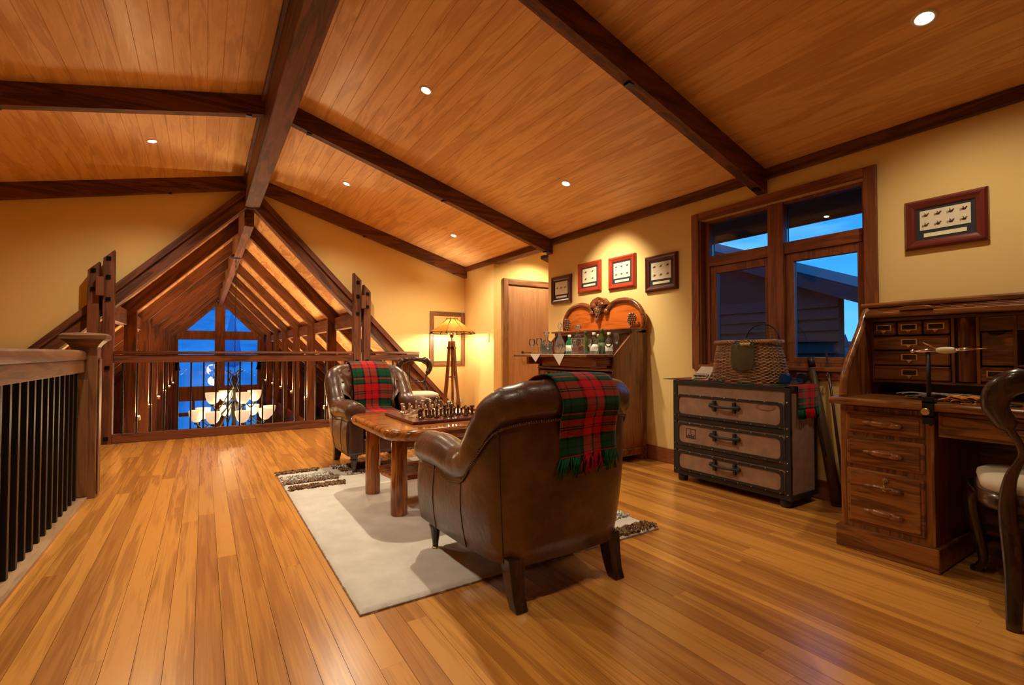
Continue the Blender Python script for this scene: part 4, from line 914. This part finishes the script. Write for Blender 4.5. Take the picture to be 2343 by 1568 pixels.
# lace cloth on the flap
lc = T('lace_runner', 'white linen cloth with pointed corners hanging over the cabinet flap', 'cloth', (3.28, 3.665, .966))
M_linen = plain('linen', (.78, .74, .66), .9, bump=.3, bs=260)
B(-.548, .02, -.52, .55, .0, .003).build('cloth', M_linen, lc)
for yc, dp in ((.17, .075), (-.20, .10)):
    MB().prism([(yc + .085, .003), (yc - .085, .003), (yc - .01, -dp)], 'x', -.5515, -.5485).build('pointed_corner', M_linen, lc, fix=True)
ZL = .9705
def thing_lathe(name, label, cat, x, y, prof, mt, group=None, n=24, extra=()):
    t = T(name, label, cat, (x, y, ZL), 0, group)
    MB().lathe(prof, n=n).build('body', mt, t)
    for nm, pf_, m_ in extra: MB().lathe(pf_, n=n).build(nm, m_, t)
    return t
def square_dec(name, label, x, y, hw_, h_, liq, lm, rz):
    t = T(name, label, 'decanter', (x, y, ZL), rz, 'crystal decanters')
    MB().box(-hw_, hw_, -hw_, hw_, 0, h_).build('body', M_cut, t, bevel=.012, seg=3)
    B(-hw_ + .008, hw_ - .008, -hw_ + .008, hw_ - .008, .012, liq).build('spirit', lm, t, bevel=.006)
    MB().lathe([(hw_ * .9, h_), (hw_ * .75, h_ + .012), (.016, h_ + .025), (.014, h_ + .06), (.024, h_ + .068), (.022, h_ + .072)], n=20).build('neck', M_glass, t)
    MB().lathe([(.010, h_ + .072), (.012, h_ + .08), (.030, h_ + .086), (.034, h_ + .098), (.030, h_ + .11), (.008, h_ + .118), (0, h_ + .12)], n=10, smooth=False).build('stopper', M_cut, t)
    cut = MB()
    for k in range(3):
        for s in (-1, 1):
            cut.tube([(-hw_ - .0005, -hw_ * .8 + k * hw_ * .5, h_ * .5), (-hw_ - .0005, -hw_ * .3 + k * hw_ * .5, h_ * .9)][::s], .0022, 4); cut.tube([(-hw_ - .0005, -hw_ * .3 + k * hw_ * .5, h_ * .5), (-hw_ - .0005, -hw_ * .8 + k * hw_ * .5, h_ * .9)][::s], .0022, 4)
    cut.build('cut_facets', M_glass, t)['kind'] = 'stuff'
square_dec('spirit_decanter', 'square crystal decanter half full of dark port on the flap', 2.98, 3.985, .05, .12, .085, M_port, .2)
square_dec('spirit_decanter', 'square crystal decanter with ruby spirit in the middle of the flap', 2.90, 3.395, .048, .15, .065, M_ruby, .1)
t = thing_lathe('spirit_decanter', 'tall teardrop crystal decanter of amber whisky', 'decanter', 2.93, 3.70, [(.035, 0), (.038, .004), (.055, .035), (.06, .06), (.05, .10), (.028, .15), (.015, .185), (.013, .235), (.022, .242)], M_cut, 'crystal decanters')
MB().lathe([(.03, .008), (.049, .036), (.053, .058), (.050, .07), (0, .0705)], n=24).build('spirit', M_amber, t)
MB().lathe([(.011, .242), (.012, .252), (.022, .268), (.020, .288), (.008, .312), (0, .316)], n=8, smooth=False).build('stopper', M_cut, t)
ct_ = MB()
for k in range(12):
    a = 2 * math.pi * k / 12; ct_.tube([(.048 * math.cos(a), .048 * math.sin(a), .022), (.0615 * math.cos(a + .25), .0615 * math.sin(a + .25), .06), (.047 * math.cos(a + .5), .047 * math.sin(a + .5), .108)], .0022, 4)
ct_.build('cut_facets', M_glass, t)['kind'] = 'stuff'
def bottle(name, label, x, y, mt, h_, r_, capm, lab=None, group='bottles in the drinks cabinet'):
    t = thing_lathe(name, label, 'bottle', x, y, [(r_ * .9, 0), (r_, .006), (r_, h_ * .55), (r_ * .85, h_ * .63), (.014, h_ * .76), (.012, h_ * .94), (.015, h_ * .95), (.014, h_ * .965)], mt, group)
    MB().lathe([(.0155, h_ * .88), (.016, h_ * .885), (.016, h_), (.014, h_ * 1.005)], n=14).build('cap', capm, t)
    if lab: MB().lathe([(r_ * 1.012, h_ * .14), (r_ * 1.012, h_ * .45)], n=24).build('label', lab, t)
    return t
bottle('glass_bottle', 'bright green bottle with white label behind the teardrop decanter', 3.08, 3.735, M_ggreen, .19, .037, M_white, M_white)
bottle('glass_bottle', 'dark olive bottle just behind the ruby decanter', 3.20, 3.63, M_gdark, .225, .034, plain('dark_cap', (.03, .05, .02), .4))
bottle('glass_bottle', 'clear spirit bottle with white label in the cabinet mouth', 3.05, 3.345, M_glass, .20, .038, M_white, M_white)
bottle('glass_bottle', 'dark green wine bottle between the two clear bottles', 3.15, 3.345, M_gdark, .235, .036, plain('green_foil', (.03, .07, .02), .4), plain('olive_label', (.10, .11, .04), .7))
bottle('glass_bottle', 'clear bottle with white cap close to the cabinet side', 3.16, 3.26, M_glass, .20, .036, M_white, M_white)
bottle('glass_bottle', 'squat dark liqueur bottle deep inside the cabinet', 3.25, 3.50, M_gdark, .19, .04, M_brass)
def goblet(label, x, y, h_, r_):
    return thing_lathe('wine_glass', label, 'glass', x, y, [(.026, 0), (.028, .002), (.006, .006), (.004, h_ * .4), (.010, h_ * .46), (r_, h_ * .65), (r_ * 1.02, h_ * .8), (r_ * .9, h_), (r_ * .86, h_), (r_ * .97, h_ * .8), (r_ * .93, h_ * .66), (.004, h_ * .5)], M_glass, 'stemmed glasses on the drinks cabinet')
for lab, x, y, h_, r_ in (('stemmed glass at the outermost corner of the flap', 2.90, 4.13, .155, .033), ('stemmed glass just behind the outermost flap glass', 3.02, 4.17, .165, .033), ('small sherry glass between port decanter and teardrop decanter', 2.86, 3.80, .10, .022),
                         ('stemmed glass standing before the clear labelled bottle', 2.95, 3.29, .14, .03), ('tall stemmed glass by the cabinet side panel', 3.17, 3.17, .19, .03), ('short stemmed glass against the side panel corner', 3.05, 3.155, .12, .03), ('liqueur glass in front of the bright green bottle', 2.86, 3.60, .095, .022)):
    goblet(lab, x, y, h_, r_)
# ---------------------------------------------------------------- framed flies
fly_me = MB().ball((0, 0, 0), (.003, .010, .0045), 7, 5).tube([(0, .008, 0), (0, .016, .002), (0, .016, -.006), (0, .010, -.008)], .0011, 4).tube([(0, -.006, .003), (0, -.014, .010)], .002, 4).tube([(0, 0, .003), (0, .004, .013)], .0018, 4).mesh('fly')
M_fly = plain('fly_hackle', (.09, .05, .03), .9)
def fly_frame(label, y, z, w_, h_, fm, nx, ny, cw):
    t = T('framed_flies', label, 'picture frame', (XW - .001, y, z), 0, 'framed fishing flies')
    b = .052; a = MB(); W, H = w_ / 2, h_ / 2
    pr = [(0, 0), (-.018, 0), (-.030, .012), (-.030, .022), (-.022, .034), (-.018, .046), (-.012, b), (0, b)]
    rings = [[(-x_ if False else x_, s1 * (W - d), s2 * (H - d)) for s1, s2 in ((-1, -1), (1, -1), (1, 1), (-1, 1))] for x_, d in pr]
    a.add([p for r_ in rings for p in r_], [(4 * k + i, 4 * k + (i + 1) % 4, 4 * k + 4 + (i + 1) % 4, 4 * k + 4 + i) for k in range(len(pr) - 1) for i in range(4)])
    a.build('frame', fm, t, fix=True)
    B(-.010, -.002, -W + b - .004, W - b + .004, -H + b - .004, H - b + .004).build('mat_board', plain('black_mat', (.02, .022, .03), .8), t)
    B(-.0125, -.0102, -W + b + .018, W - b - .018, -H + b + .055, H - b - .014).build('fly_card', M_paper, t)
    B(-.0125, -.0102, -W + b + .035, W - b - .035, -H + b + .014, -H + b + .036).build('caption_strip', plain('caption_paper', (.82, .78, .5), .8), t)
    cd_ = [o for o in t.children if o.name.startswith('fly_card')][0]
    cy0, cy1, cz0, cz1 = -W + b + .018, W - b - .018, -H + b + .055, H - b - .014
    for i in range(nx):
        for j in range(ny):
            link('fly', fly_me, M_fly, cd_, (-.016, cy0 + (cy1 - cy0) * (i + .5) / nx, cz0 + (cz1 - cz0) * (j + .5) / ny))
M_fdark = plain('frame_burgundy', (.085, .016, .014), .3, coat=.5); M_fred = plain('frame_red', (.34, .035, .014), .3, coat=.5); M_fmah = plain('frame_mahogany', (.13, .018, .012), .3, coat=.5)
fly_frame('small burgundy frame of three flies nearest the door', 4.373, 1.715, .365, .32, M_fdark, 3, 1, 0)
fly_frame('bright red frame of flies second from the door', 3.893, 1.797, .36, .325, M_fred, 2, 2, 0)
fly_frame('bright red frame of flies above the cabinet crest, highest hung', 3.416, 1.784, .362, .325, M_fred, 3, 2, 0)
fly_frame('burgundy frame of six flies closest to the window', 2.929, 1.71, .365, .33, M_fdark, 3, 2, 0)
fly_frame('wide mahogany frame of eight flies above the roll top desk', .945, 1.722, .36, .285, M_fmah, 4, 2, 0)
# framed wall hatch behind the lamp, socket, switch
ha = T('wall_hatch', 'timber framed hatch panel on the wall behind the lamp', 'hatch', (3.2, YG - .001, 1.205))
for a in ((-.30, -.235, -.022, 0, -.415, .415), (.225, .29, -.022, 0, -.415, .415)): B(*a).build('frame_stile', RAIL('Z'), ha, bevel=.004)
for a in ((-.235, .225, -.022, 0, .35, .415), (-.235, .225, -.022, 0, -.415, -.35)): B(*a).build('frame_rail', RAIL('X'), ha, bevel=.004)
B(-.235, .225, -.012, 0, -.35, .35).build('panel', M_wall, ha)
so = T('power_socket', 'white double power socket low on the gable wall', 'socket', (3.38, YG - .001, .24)); B(-.06, .06, -.01, 0, -.036, .036).build('plate', M_white, so, bevel=.003); B(-.035, .03, -.02, -.01, -.02, .016).build('plug', M_black, so, bevel=.004)
sw = T('light_switch', 'slim switch plate beside the door recess', 'switch', (XW - .001, 6.10, 1.2)); B(-.01, 0, -.035, .035, -.06, .06).build('plate', M_wall, sw, bevel=.003); B(-.014, -.01, -.008, .008, -.02, .02).build('rocker', M_white, sw)
# ---------------------------------------------------------------- roll top desk
dk = T('roll_top_desk', 'oak roll top desk with pigeonholes and carved drawer pulls', 'desk', (3.10, .505, 0))   # local x -front, y: +.685 is the end near the window
E0 = .685
def ped(y0, y1, nm):
    B(-.335, .36, y0, y1, .10, .715).build('pedestal', DESK('Z'), dk, bevel=.003)
    B(-.36, .37, y0 - .018, y1 + .018, 0, .108).build('plinth', DESK('Y'), dk, bevel=.006)
    for z0, z1, two in ((.585, .69, 0), (.425, .565, 0), (.135, .405, 1)):
        d = B(-.348, -.335, y0 + .032, y1 - .032, z0, z1).build('drawer', DESK('Y'), dk, bevel=.006, seg=1)
        B(-.353, -.347, y0 + .047, y1 - .047, z0 + .014, z1 - .014).build('drawer_field', DESK('Y'), d, bevel=.004, seg=1)
        yc = (y0 + y1) / 2
        for zz in ((z0 + z1) / 2,) if not two else (z0 + .075, z0 + .195):
            m = MB()
            m.ball((-.358, yc, zz), (.016, .062, .017), 16, 8).ball((-.360, yc - .048, zz - .004), (.013, .034, .014), 12, 7).ball((-.360, yc + .05, zz + .002), (.012, .032, .010), 12, 7).ball((-.366, yc - .012, zz + .004), (.012, .03, .008), 12, 7)
            m.build('carved_pull', DESK('Y'), d)
    return
ped(.295, E0 - .012, 'a'); ped(-E0 + .012, -.295, 'b')
m = MB().lathe([(.011, -.358), (.011, -.35)], (0, .475, .372), 12, 'x').tube([(-.365, .475, .372), (-.372, .475, .36), (-.372, .474, .335)], .003, 5).box(-.374, -.371, .469, .481, .322, .345); m.build('key', M_chrome, dk)
MB().box(-.395, .37, -E0 - .025, E0 + .02, .722, .756).build('desk_top', DESK('Y'), dk, bevel=.012, seg=3)
d = B(-.335, -.315, -.28, .28, .605, .715).build('kneehole_drawer', DESK('Y'), dk, bevel=.004)
B(-.341, -.334, -.265, .265, .62, .70).build('drawer_field', DESK('Y'), d, bevel=.004, seg=1)
mm_ = MB()
mm_.ball((-.345, 0, .66), (.014, .062, .015), 16, 8).ball((-.347, -.048, .657), (.012, .034, .012), 12, 7).ball((-.347, .05, .662), (.011, .032, .009), 12, 7)
mm_.build('carved_pull', DESK('Y'), d)
B(.30, .32, -.295, .295, .05, .72).build('modesty_panel', DESK('Y'), dk)
SC = crom([(-.305, .756), (-.298, .80), (-.285, .865), (-.235, .94), (-.165, 1.025), (-.095, 1.105), (-.055, 1.165), (-.015, 1.205), (.04, 1.235)], 4)
for y0, y1 in ((E0 - .03, E0), (-E0, -E0 + .03)):
    MB().prism(SC + [(.37, 1.235), (.37, .756)], 'y', y0, y1).build('curved_side', DESK('Z'), dk, fix=True)
    MB().tube([(x_, (y0 + y1) / 2, z_) for x_, z_ in SC], .021, 10, up=(0, 1, 0), flat=.9).build('side_moulding', DESK('Z'), dk)
B(-.02, .385, -E0 - .015, E0 + .015, 1.225, 1.252).build('top_board', DESK('Y'), dk, bevel=.008)
B(.33, .375, -E0, E0, 1.252, 1.285).build('gallery_rail', DESK('Y'), dk, bevel=.006)
# raised tambour: bottom rail showing under the top
tb = B(-.085, -.03, -E0 + .03, E0 - .03, 1.168, 1.196).build('tambour_rail', DESK('Y'), dk, bevel=.006)
for k in range(4): B(-.055 + k * .02, -.037 + k * .02, -E0 + .03, E0 - .03, 1.196 + k * .009, 1.204 + k * .009).build('tambour_slat', DESK('Y'), dk, bevel=.003)
for yy in (.43, -.43): MB().prism([(yy - .07, 1.198), (yy + .07, 1.198), (yy + .065, 1.212), (yy + .045, 1.218), (yy - .045, 1.218), (yy - .065, 1.212)], 'x', -.10, -.06).build('lift_handle', DESK('Y'), dk, bevel=.004, fix=True)
B(.34, .36, -E0 + .03, E0 - .03, .756, 1.225).build('back_board', DESK('Y'), dk)
XF = .02        # front of the pigeonhole unit
B(XF, .34, -E0 + .03, E0 - .03, .822, .834).build('unit_base', DESK('Y'), dk); B(XF, .34, -E0 + .03, E0 - .03, 1.152, 1.168).build('unit_top', DESK('Y'), dk)
def cardholder(par, x_, y_, z_, w_=.034):
    m = MB()
    for a in ((-w_, w_, .012, .016), (-w_, w_, -.016, -.012), (-w_, -w_ + .005, -.012, .012), (w_ - .005, w_, -.012, .012)): m.box(x_ - .004, x_, y_ + a[0], y_ + a[1], z_ + a[2], z_ + a[3])
    m.prism([(y_ - .014, z_ - .012), (y_ + .014, z_ - .012), (y_ + .004, z_ - .026), (y_ - .004, z_ - .026)], 'x', x_ - .007, x_ - .002).ball((x_ - .010, y_, z_ - .026), .0055, 8, 5)
    m.build('label_holder', M_brass, par, fix=True)
    B(x_ - .0015, x_ - .0002, y_ - w_ + .005, y_ + w_ - .005, z_ - .012, z_ + .012).build('label_card', plain('dark_card', (.05, .02, .01), .8), par)
def small_drawer(y0, y1, z0, z1, holder=True):
    d = B(XF - .010, XF + .22, y0 + .003, y1 - .003, z0 + .003, z1 - .003).build('small_drawer', DESK('Y'), dk, bevel=.006, seg=1)
    if holder: cardholder(d, XF - .010, (y0 + y1) / 2, (z0 + z1) / 2 + .004)
for s in (1,):
    ya, yb = .325, .655
    for k in range(3): small_drawer(yb - (k + 1) * .11, yb - k * .11, 1.072, 1.150)
    for k in range(3): small_drawer(ya, yb, .834 + k * .0795, .834 + (k + 1) * .0795)
    for y_ in (ya - .008, .655, .225, .10): B(XF - .005, .34, y_ - .006, y_ + .006, .834, 1.152).build('partition', DESK('Z'), dk)
m = MB(); n = 14
m.prism([(XF + .03 - .05 * math.sin(math.pi * k / n), .314 - .084 * k / n) for k in range(n + 1)] + [(XF + .03, .23), (XF + .03, .314)][:0], 'z', .84, 1.15, False)
cy = m.build('column_door', DESK('Z'), dk, fix=True); MB().ball((XF - .034, .262, 1.0), .011).tube([(XF - .03, .262, 1.0), (XF - .018, .262, 1.0)], .005, 8).build('knob', M_brass, cy)
B(XF, XF + .02, -.655, .22, 1.085, 1.15).build('arched_rail', DESK('Y'), dk)
pn = B(XF + .01, XF + .03, .108, .217, .92, 1.08).build('letter_panel', DESK('Y'), dk, bevel=.003)
MB().prism([(.13, 1.08), (.197, 1.08), (.185, 1.068), (.165, 1.063), (.14, 1.068)], 'x', XF + .004, XF + .011).build('notch_shade', M_dark, pn, fix=True)  # dark plate on the panel; its colour stands for shade in a notch
small_drawer(.104, .221, .838, .915)
B(XF, .34, -.655, .094, .915, .925).build('shelf', DESK('Y'), dk)
for y_ in (-.10, -.30, -.48): B(XF, .34, y_ - .005, y_ + .005, .834, 1.085).build('partition', DESK('Z'), dk)
# things in and on the desk
fg = T('ceramic_figurine', 'small white ceramic figurine in the open pigeonhole', 'figurine', (3.10 + .05, .505 + .045, .925))
MB().lathe([(.02, 0), (.021, .006), (.012, .03), (.018, .055), (.014, .075), (.019, .095), (.014, .115), (0, .118)], n=14).build('body', plain('glazed_cream', (.62, .55, .42), .35), fg)
MB().ball((-.018, 0, .06), (.005, .01, .008)).ball((-.014, .008, .03), (.005, .008, .008)).ball((-.019, -.006, .095), (.004, .008, .006)).build('painted_marks', plain('brown_glaze', (.15, .07, .03), .4), fg)
sp_ = T('thread_spool', 'little spool lying in the lower pigeonhole', 'spool', (3.10 + .04, .505 + .04, .834)); MB().lathe([(.014, -.025), (.014, -.021), (.009, -.02), (.009, .02), (.014, .021), (.014, .025)], (0, 0, .014), 14, 'y').build('body', plain('grey_thread', (.3, .27, .25), .5), sp_)
vi = T('fly_vise', 'black fly tying vise clamped to the desk edge', 'vise', (2.712, .80, .756))
MB().tube([(0, 0, -.02), (0, 0, .225)], .0085, 12).build('stem', M_black, vi)
MB().box(-.022, .03, -.02, .02, .0, .012).box(-.022, -.004, -.02, .02, -.09, .03).box(-.022, .03, -.02, .02, -.062, -.052).tube([(.012, 0, -.05), (.012, 0, -.10)], .007, 8).build('clamp', M_black, vi, bevel=.002)
MB().lathe([(.014, -.04), (.016, -.034), (.016, -.026), (.010, -.022)], (0, .004, -.035), 14, 'x').build('thumb_screw', M_brass, vi)
MB().tube([(0, .05, .232), (0, .02, .234), (0, -.03, .236)], [.006, .009, .008], 10).tube([(0, -.09, .238), (0, -.15, .240)], [.010, .004], 10).ball((0, .055, .232), .009).tube([(0, -.03, .236), (0, -.09, .238)], .006, 8).build('jaw_head', M_chrome, vi)
MB().tube([(0, -.15, .24), (0, -.19, .243)], .002, 5).build('hook', M_brass, vi)
MB().ball((0, -.062, .236), (.013, .042, .015), 14, 8).build('grip', plain('ivory_grip', (.72, .68, .42), .45), vi)
MB().tube([(-.004, -.03, .244), (-.01, .015, .27)], .003, 6).build('lever', M_chrome, vi)
# feathers etc.
random.seed(31)
def feathers(label, x_, y_, c, n, L_, sp, name='feather_bundle', vt=.12):
    t = T(name, label, 'feathers', (x_, y_, .757)); m = MB()
    for k in range(n):
        a = random.uniform(-.45, .45) + math.pi / 2 * (1 if random.random() > .5 else -1); ln2 = random.uniform(.5, 1) * L_; px, py = random.uniform(-sp * .3, sp * .3), random.uniform(-sp, sp)
        z0 = random.uniform(.001, .022); dx, dy = math.cos(a), math.sin(a); nx_, ny_ = -dy, dx; w_ = ln2 * vt; P_ = []
        for q in range(6): tq = q / 5; P_.append((px + dx * ln2 * (tq - .5), py + dy * ln2 * (tq - .5), z0 + .012 * math.sin(tq * 3)))
        ww = [.1, .8, 1, .9, .6, .05]
        vs_ = [(p[0] + s * nx_ * w_ * ww[i], p[1] + s * ny_ * w_ * ww[i], p[2] + (.004 if s == 0 else 0)) for i, p in enumerate(P_) for s in (-1, 0, 1)]
        m.add(vs_, [(3 * i + j, 3 * i + 3 + j, 3 * i + 4 + j, 3 * i + 1 + j) for i in range(5) for j in range(2)], True)
    o = m.build('plumes', c, t, solid=.001); o['kind'] = 'stuff'; return t
feathers('heap of speckled grey feathers spread on the desk top', 2.90, .80, plain('speckled_feather', (.16, .13, .11), .9, var=.6, vs_=160), 46, .15, .12)
feathers('bunch of bright orange feathers beside the vise', 2.80, .715, plain('orange_feather', (.62, .22, .02), .85, var=.4, vs_=90), 30, .07, .045)
scz = T('scissors', 'steel scissors with dark handles lying on the desk', 'scissors', (2.80, .60, .757), .1)
MB().tube([(-.01, .07, .006), (0, 0, .006)], [.002, .005], 6).tube([(.01, .07, .006), (0, 0, .007)], [.002, .005], 6).build('blades', M_chrome, scz)
for s in (-1, 1): MB().tube([(s * .016 + .014 * math.cos(k * .5236), -.045 + .024 * math.sin(k * .5236), .006) for k in range(13)], .0035, 6).tube([(0, 0, .006), (s * .012, -.022, .006)], .0035, 6).build('handle', M_black, scz)
th = T('hair_patch', 'pale strip of animal hair on the desk', 'fur strip', (2.88, .64, .757), .5); MB().tube([(0, -.05, .008), (.01, 0, .012), (0, .05, .008)], [.006, .012, .004], 8, flat=.6).build('hair', plain('pale_hair', (.5, .42, .34), .9, bump=.4, bs=200), th)
bt_ = T('bobbin_tool', 'slim bobbin tool with wooden grip on the desk edge', 'tool', (2.755, .655, .757)); MB().tube([(0, .05, .005), (0, -.03, .005)], .003, 6).build('shaft', M_chrome, bt_); MB().tube([(0, -.03, .006), (0, -.07, .006)], [.004, .006], 8).build('grip', DARKW('Y'), bt_)
# ---------------------------------------------------------------- ceiling downlights
def downlight(label, x, y, watts, aim=None, spot=130):
    s = -.29 if x > .5 else .23
    t = T('downlight', label, 'downlight', (x, y, zc(x)), 0, 'recessed ceiling downlights'); ang = -math.atan(s); t.rotation_euler = (0, ang, 0)
    MB().lathe([(.030, .004), (.032, -.002), (.036, -.006), (.048, -.005), (.050, 0), (.05, .004)], n=28).build('trim_ring', M_white, t)
    MB().lathe([(.030, .0005), (.0299, -.001), (0, -.0012)], n=20).build('lamp_face', M_lampon, t)
    q = Vector(aim) - Vector((x, y, zc(x))) if aim else Vector((0, 0, -1))
    rot = (Matrix.Rotation(-ang, 3, 'Y') @ q.to_track_quat('-Z', 'Y').to_matrix()).to_euler()
    light('downlight_beam', 'SPOT', watts, t, (0, 0, -.025), WARM, .03, spot, .9, rot)
G = (('in the gable bay on the window slope close to the ridge', 1.377, 5.70, 1.3, None), ('in the gable bay near the alcove wall', 2.776, 5.76, 1.5, None), ('in the middle bay close to the ridge above the table', 1.378, 3.336, 1.6, None),
     ('tilted eyeball lamp that lights the wall over the cabinet', 2.784, 3.42, 1.6, (3.5, 3.55, 1.3)), ('in the bay over the desk', 2.795, .815, .5, None), ('in the gable bay on the stair slope', -.432, 5.63, 1.2, None),
     ('in the middle bay on the stair slope', -.47, 3.40, 1, None), ('over the viewer close to the ridge', 1.38, .82, .2, None), ('over the viewer on the stair slope', -.45, .9, .55, None))
for a, x, y, k, aim in G: downlight('small round white ' + a if 'eyeball' in a else 'small round downlight ' + a, x, y, DOWN * k, aim, 75 if aim else 140)
hd = T('downlight', 'small round downlight in the side hall ceiling', 'downlight', (4.15, 5.45, 2.5), 0, 'recessed ceiling downlights'); MB().lathe([(.03, -.001), (.048, -.005), (.05, 0)], n=24).build('trim_ring', M_white, hd); MB().lathe([(.03, -.001), (0, -.002)], n=20).build('lamp_face', M_lampon, hd)
light('downlight_beam', 'SPOT', DOWN * .9, hd, (0, 0, -.03), (1, .75, .45), .03, 150, .6)
# ---------------------------------------------------------------- great hall chandelier and uplights
ch = T('chandelier', 'two tier iron chandelier with glowing alabaster bowls in the great hall', 'chandelier', (.45, 9.4, 0))
MB().lathe([(.085, 2.595), (.09, 2.61), (.09, 2.64), (.075, 2.65)], n=18).build('ceiling_band', M_black, ch)
cn = MB()
for k in range(44): z = 2.58 - k * .045; cn.tube([(.010 * math.cos(a * .785) * (1 if k % 2 else .2), .010 * math.cos(a * .785) * (.2 if k % 2 else 1), z + .022 * math.sin(a * .785)) for a in range(9)], .004, 4)
cn.build('chain', M_black, ch)
MB().lathe([(.02, .60), (.03, .55), (.018, .45), (.025, .2), (.05, .05), (.03, -.15), (.045, -.3), (.0, -.38)], n=14).build('stem', M_black, ch)
for k in range(6):
    a = 2 * math.pi * k / 6; c, s = math.cos(a), math.sin(a)
    MB().tube(crom([(.02 * c, .02 * s, .38), (.075 * c, .075 * s, .52), (.05 * c, .05 * s, .62), (.12 * c, .12 * s, .68)], 4), .008, 6).build('crown_scroll', M_black, ch)
bowl = MB().lathe([(.02, 0), (.05, .012), (.085, .055), (.104, .12), (.11, .19), (.102, .19), (.096, .12), (.078, .06), (.045, .022), (.001, .012)], n=20).mesh('glass_bowl')
def arm(r_, z, a, nm=0):
    c, s = math.cos(a), math.sin(a)
    o = MB().tube(crom([(.03 * c, .03 * s, z + .30), (r_ * .45 * c, r_ * .45 * s, z + .05), (r_ * .8 * c, r_ * .8 * s, z - .10), (r_ * c, r_ * s, z - .03)], 5), .010, 6).lathe([(.03, z - .03), (.035, z - .015), (.02, z)], (r_ * c, r_ * s, 0), 10).build('arm', M_black, ch)
    link('glass_bowl', bowl, M_bowl, o, (r_ * c, r_ * s, z))
for k in range(4): arm(.33, .14, R(20 + 90 * k))
for k in range(8): arm(.54, -.14, R(10 + 45 * k))
light('chandelier_glow', 'POINT', 90, ch, (0, 0, .12), (1, .66, .32), .3)
light('chandelier_glow', 'POINT', 50, ch, (0, 0, -.45), (1, .66, .32), .25)
for i, y in enumerate(BAYS[1:7]):
    for px, nm, s in ((PXL, 'newel', 1), (PXR, 'lamp', -1)):
        t = T('post_uplight', '%s small brass uplight along the great hall posts, %s side' % (ORD[i], nm), 'wall light', (px + s * .06, y, .10), 0, 'great hall post uplights')
        MB().lathe([(.018, -.05), (.026, -.04), (.028, .01), (.024, .012)], (s * .035, 0, 0), 12).box(-.0 if s > 0 else -.02, .02 if s > 0 else 0, -.02, .02, -.04, -.01).build('cup', M_brass, t)
        MB().lathe([(.022, .012), (.018, .018), (0, .02)], (s * .035, 0, 0), 12).build('lamp_face', M_glow, t)
        light('uplight_beam', 'SPOT', 110, t, (s * .04, 0, .03), (1, .68, .32), .03, 120, .8, (math.pi, 0, 0))
        t2 = light('uplight_beam', 'SPOT', 90, t, (-s * .17, 0, .03), (1, .68, .32), .03, 130, .8, (math.pi, 0, 0))
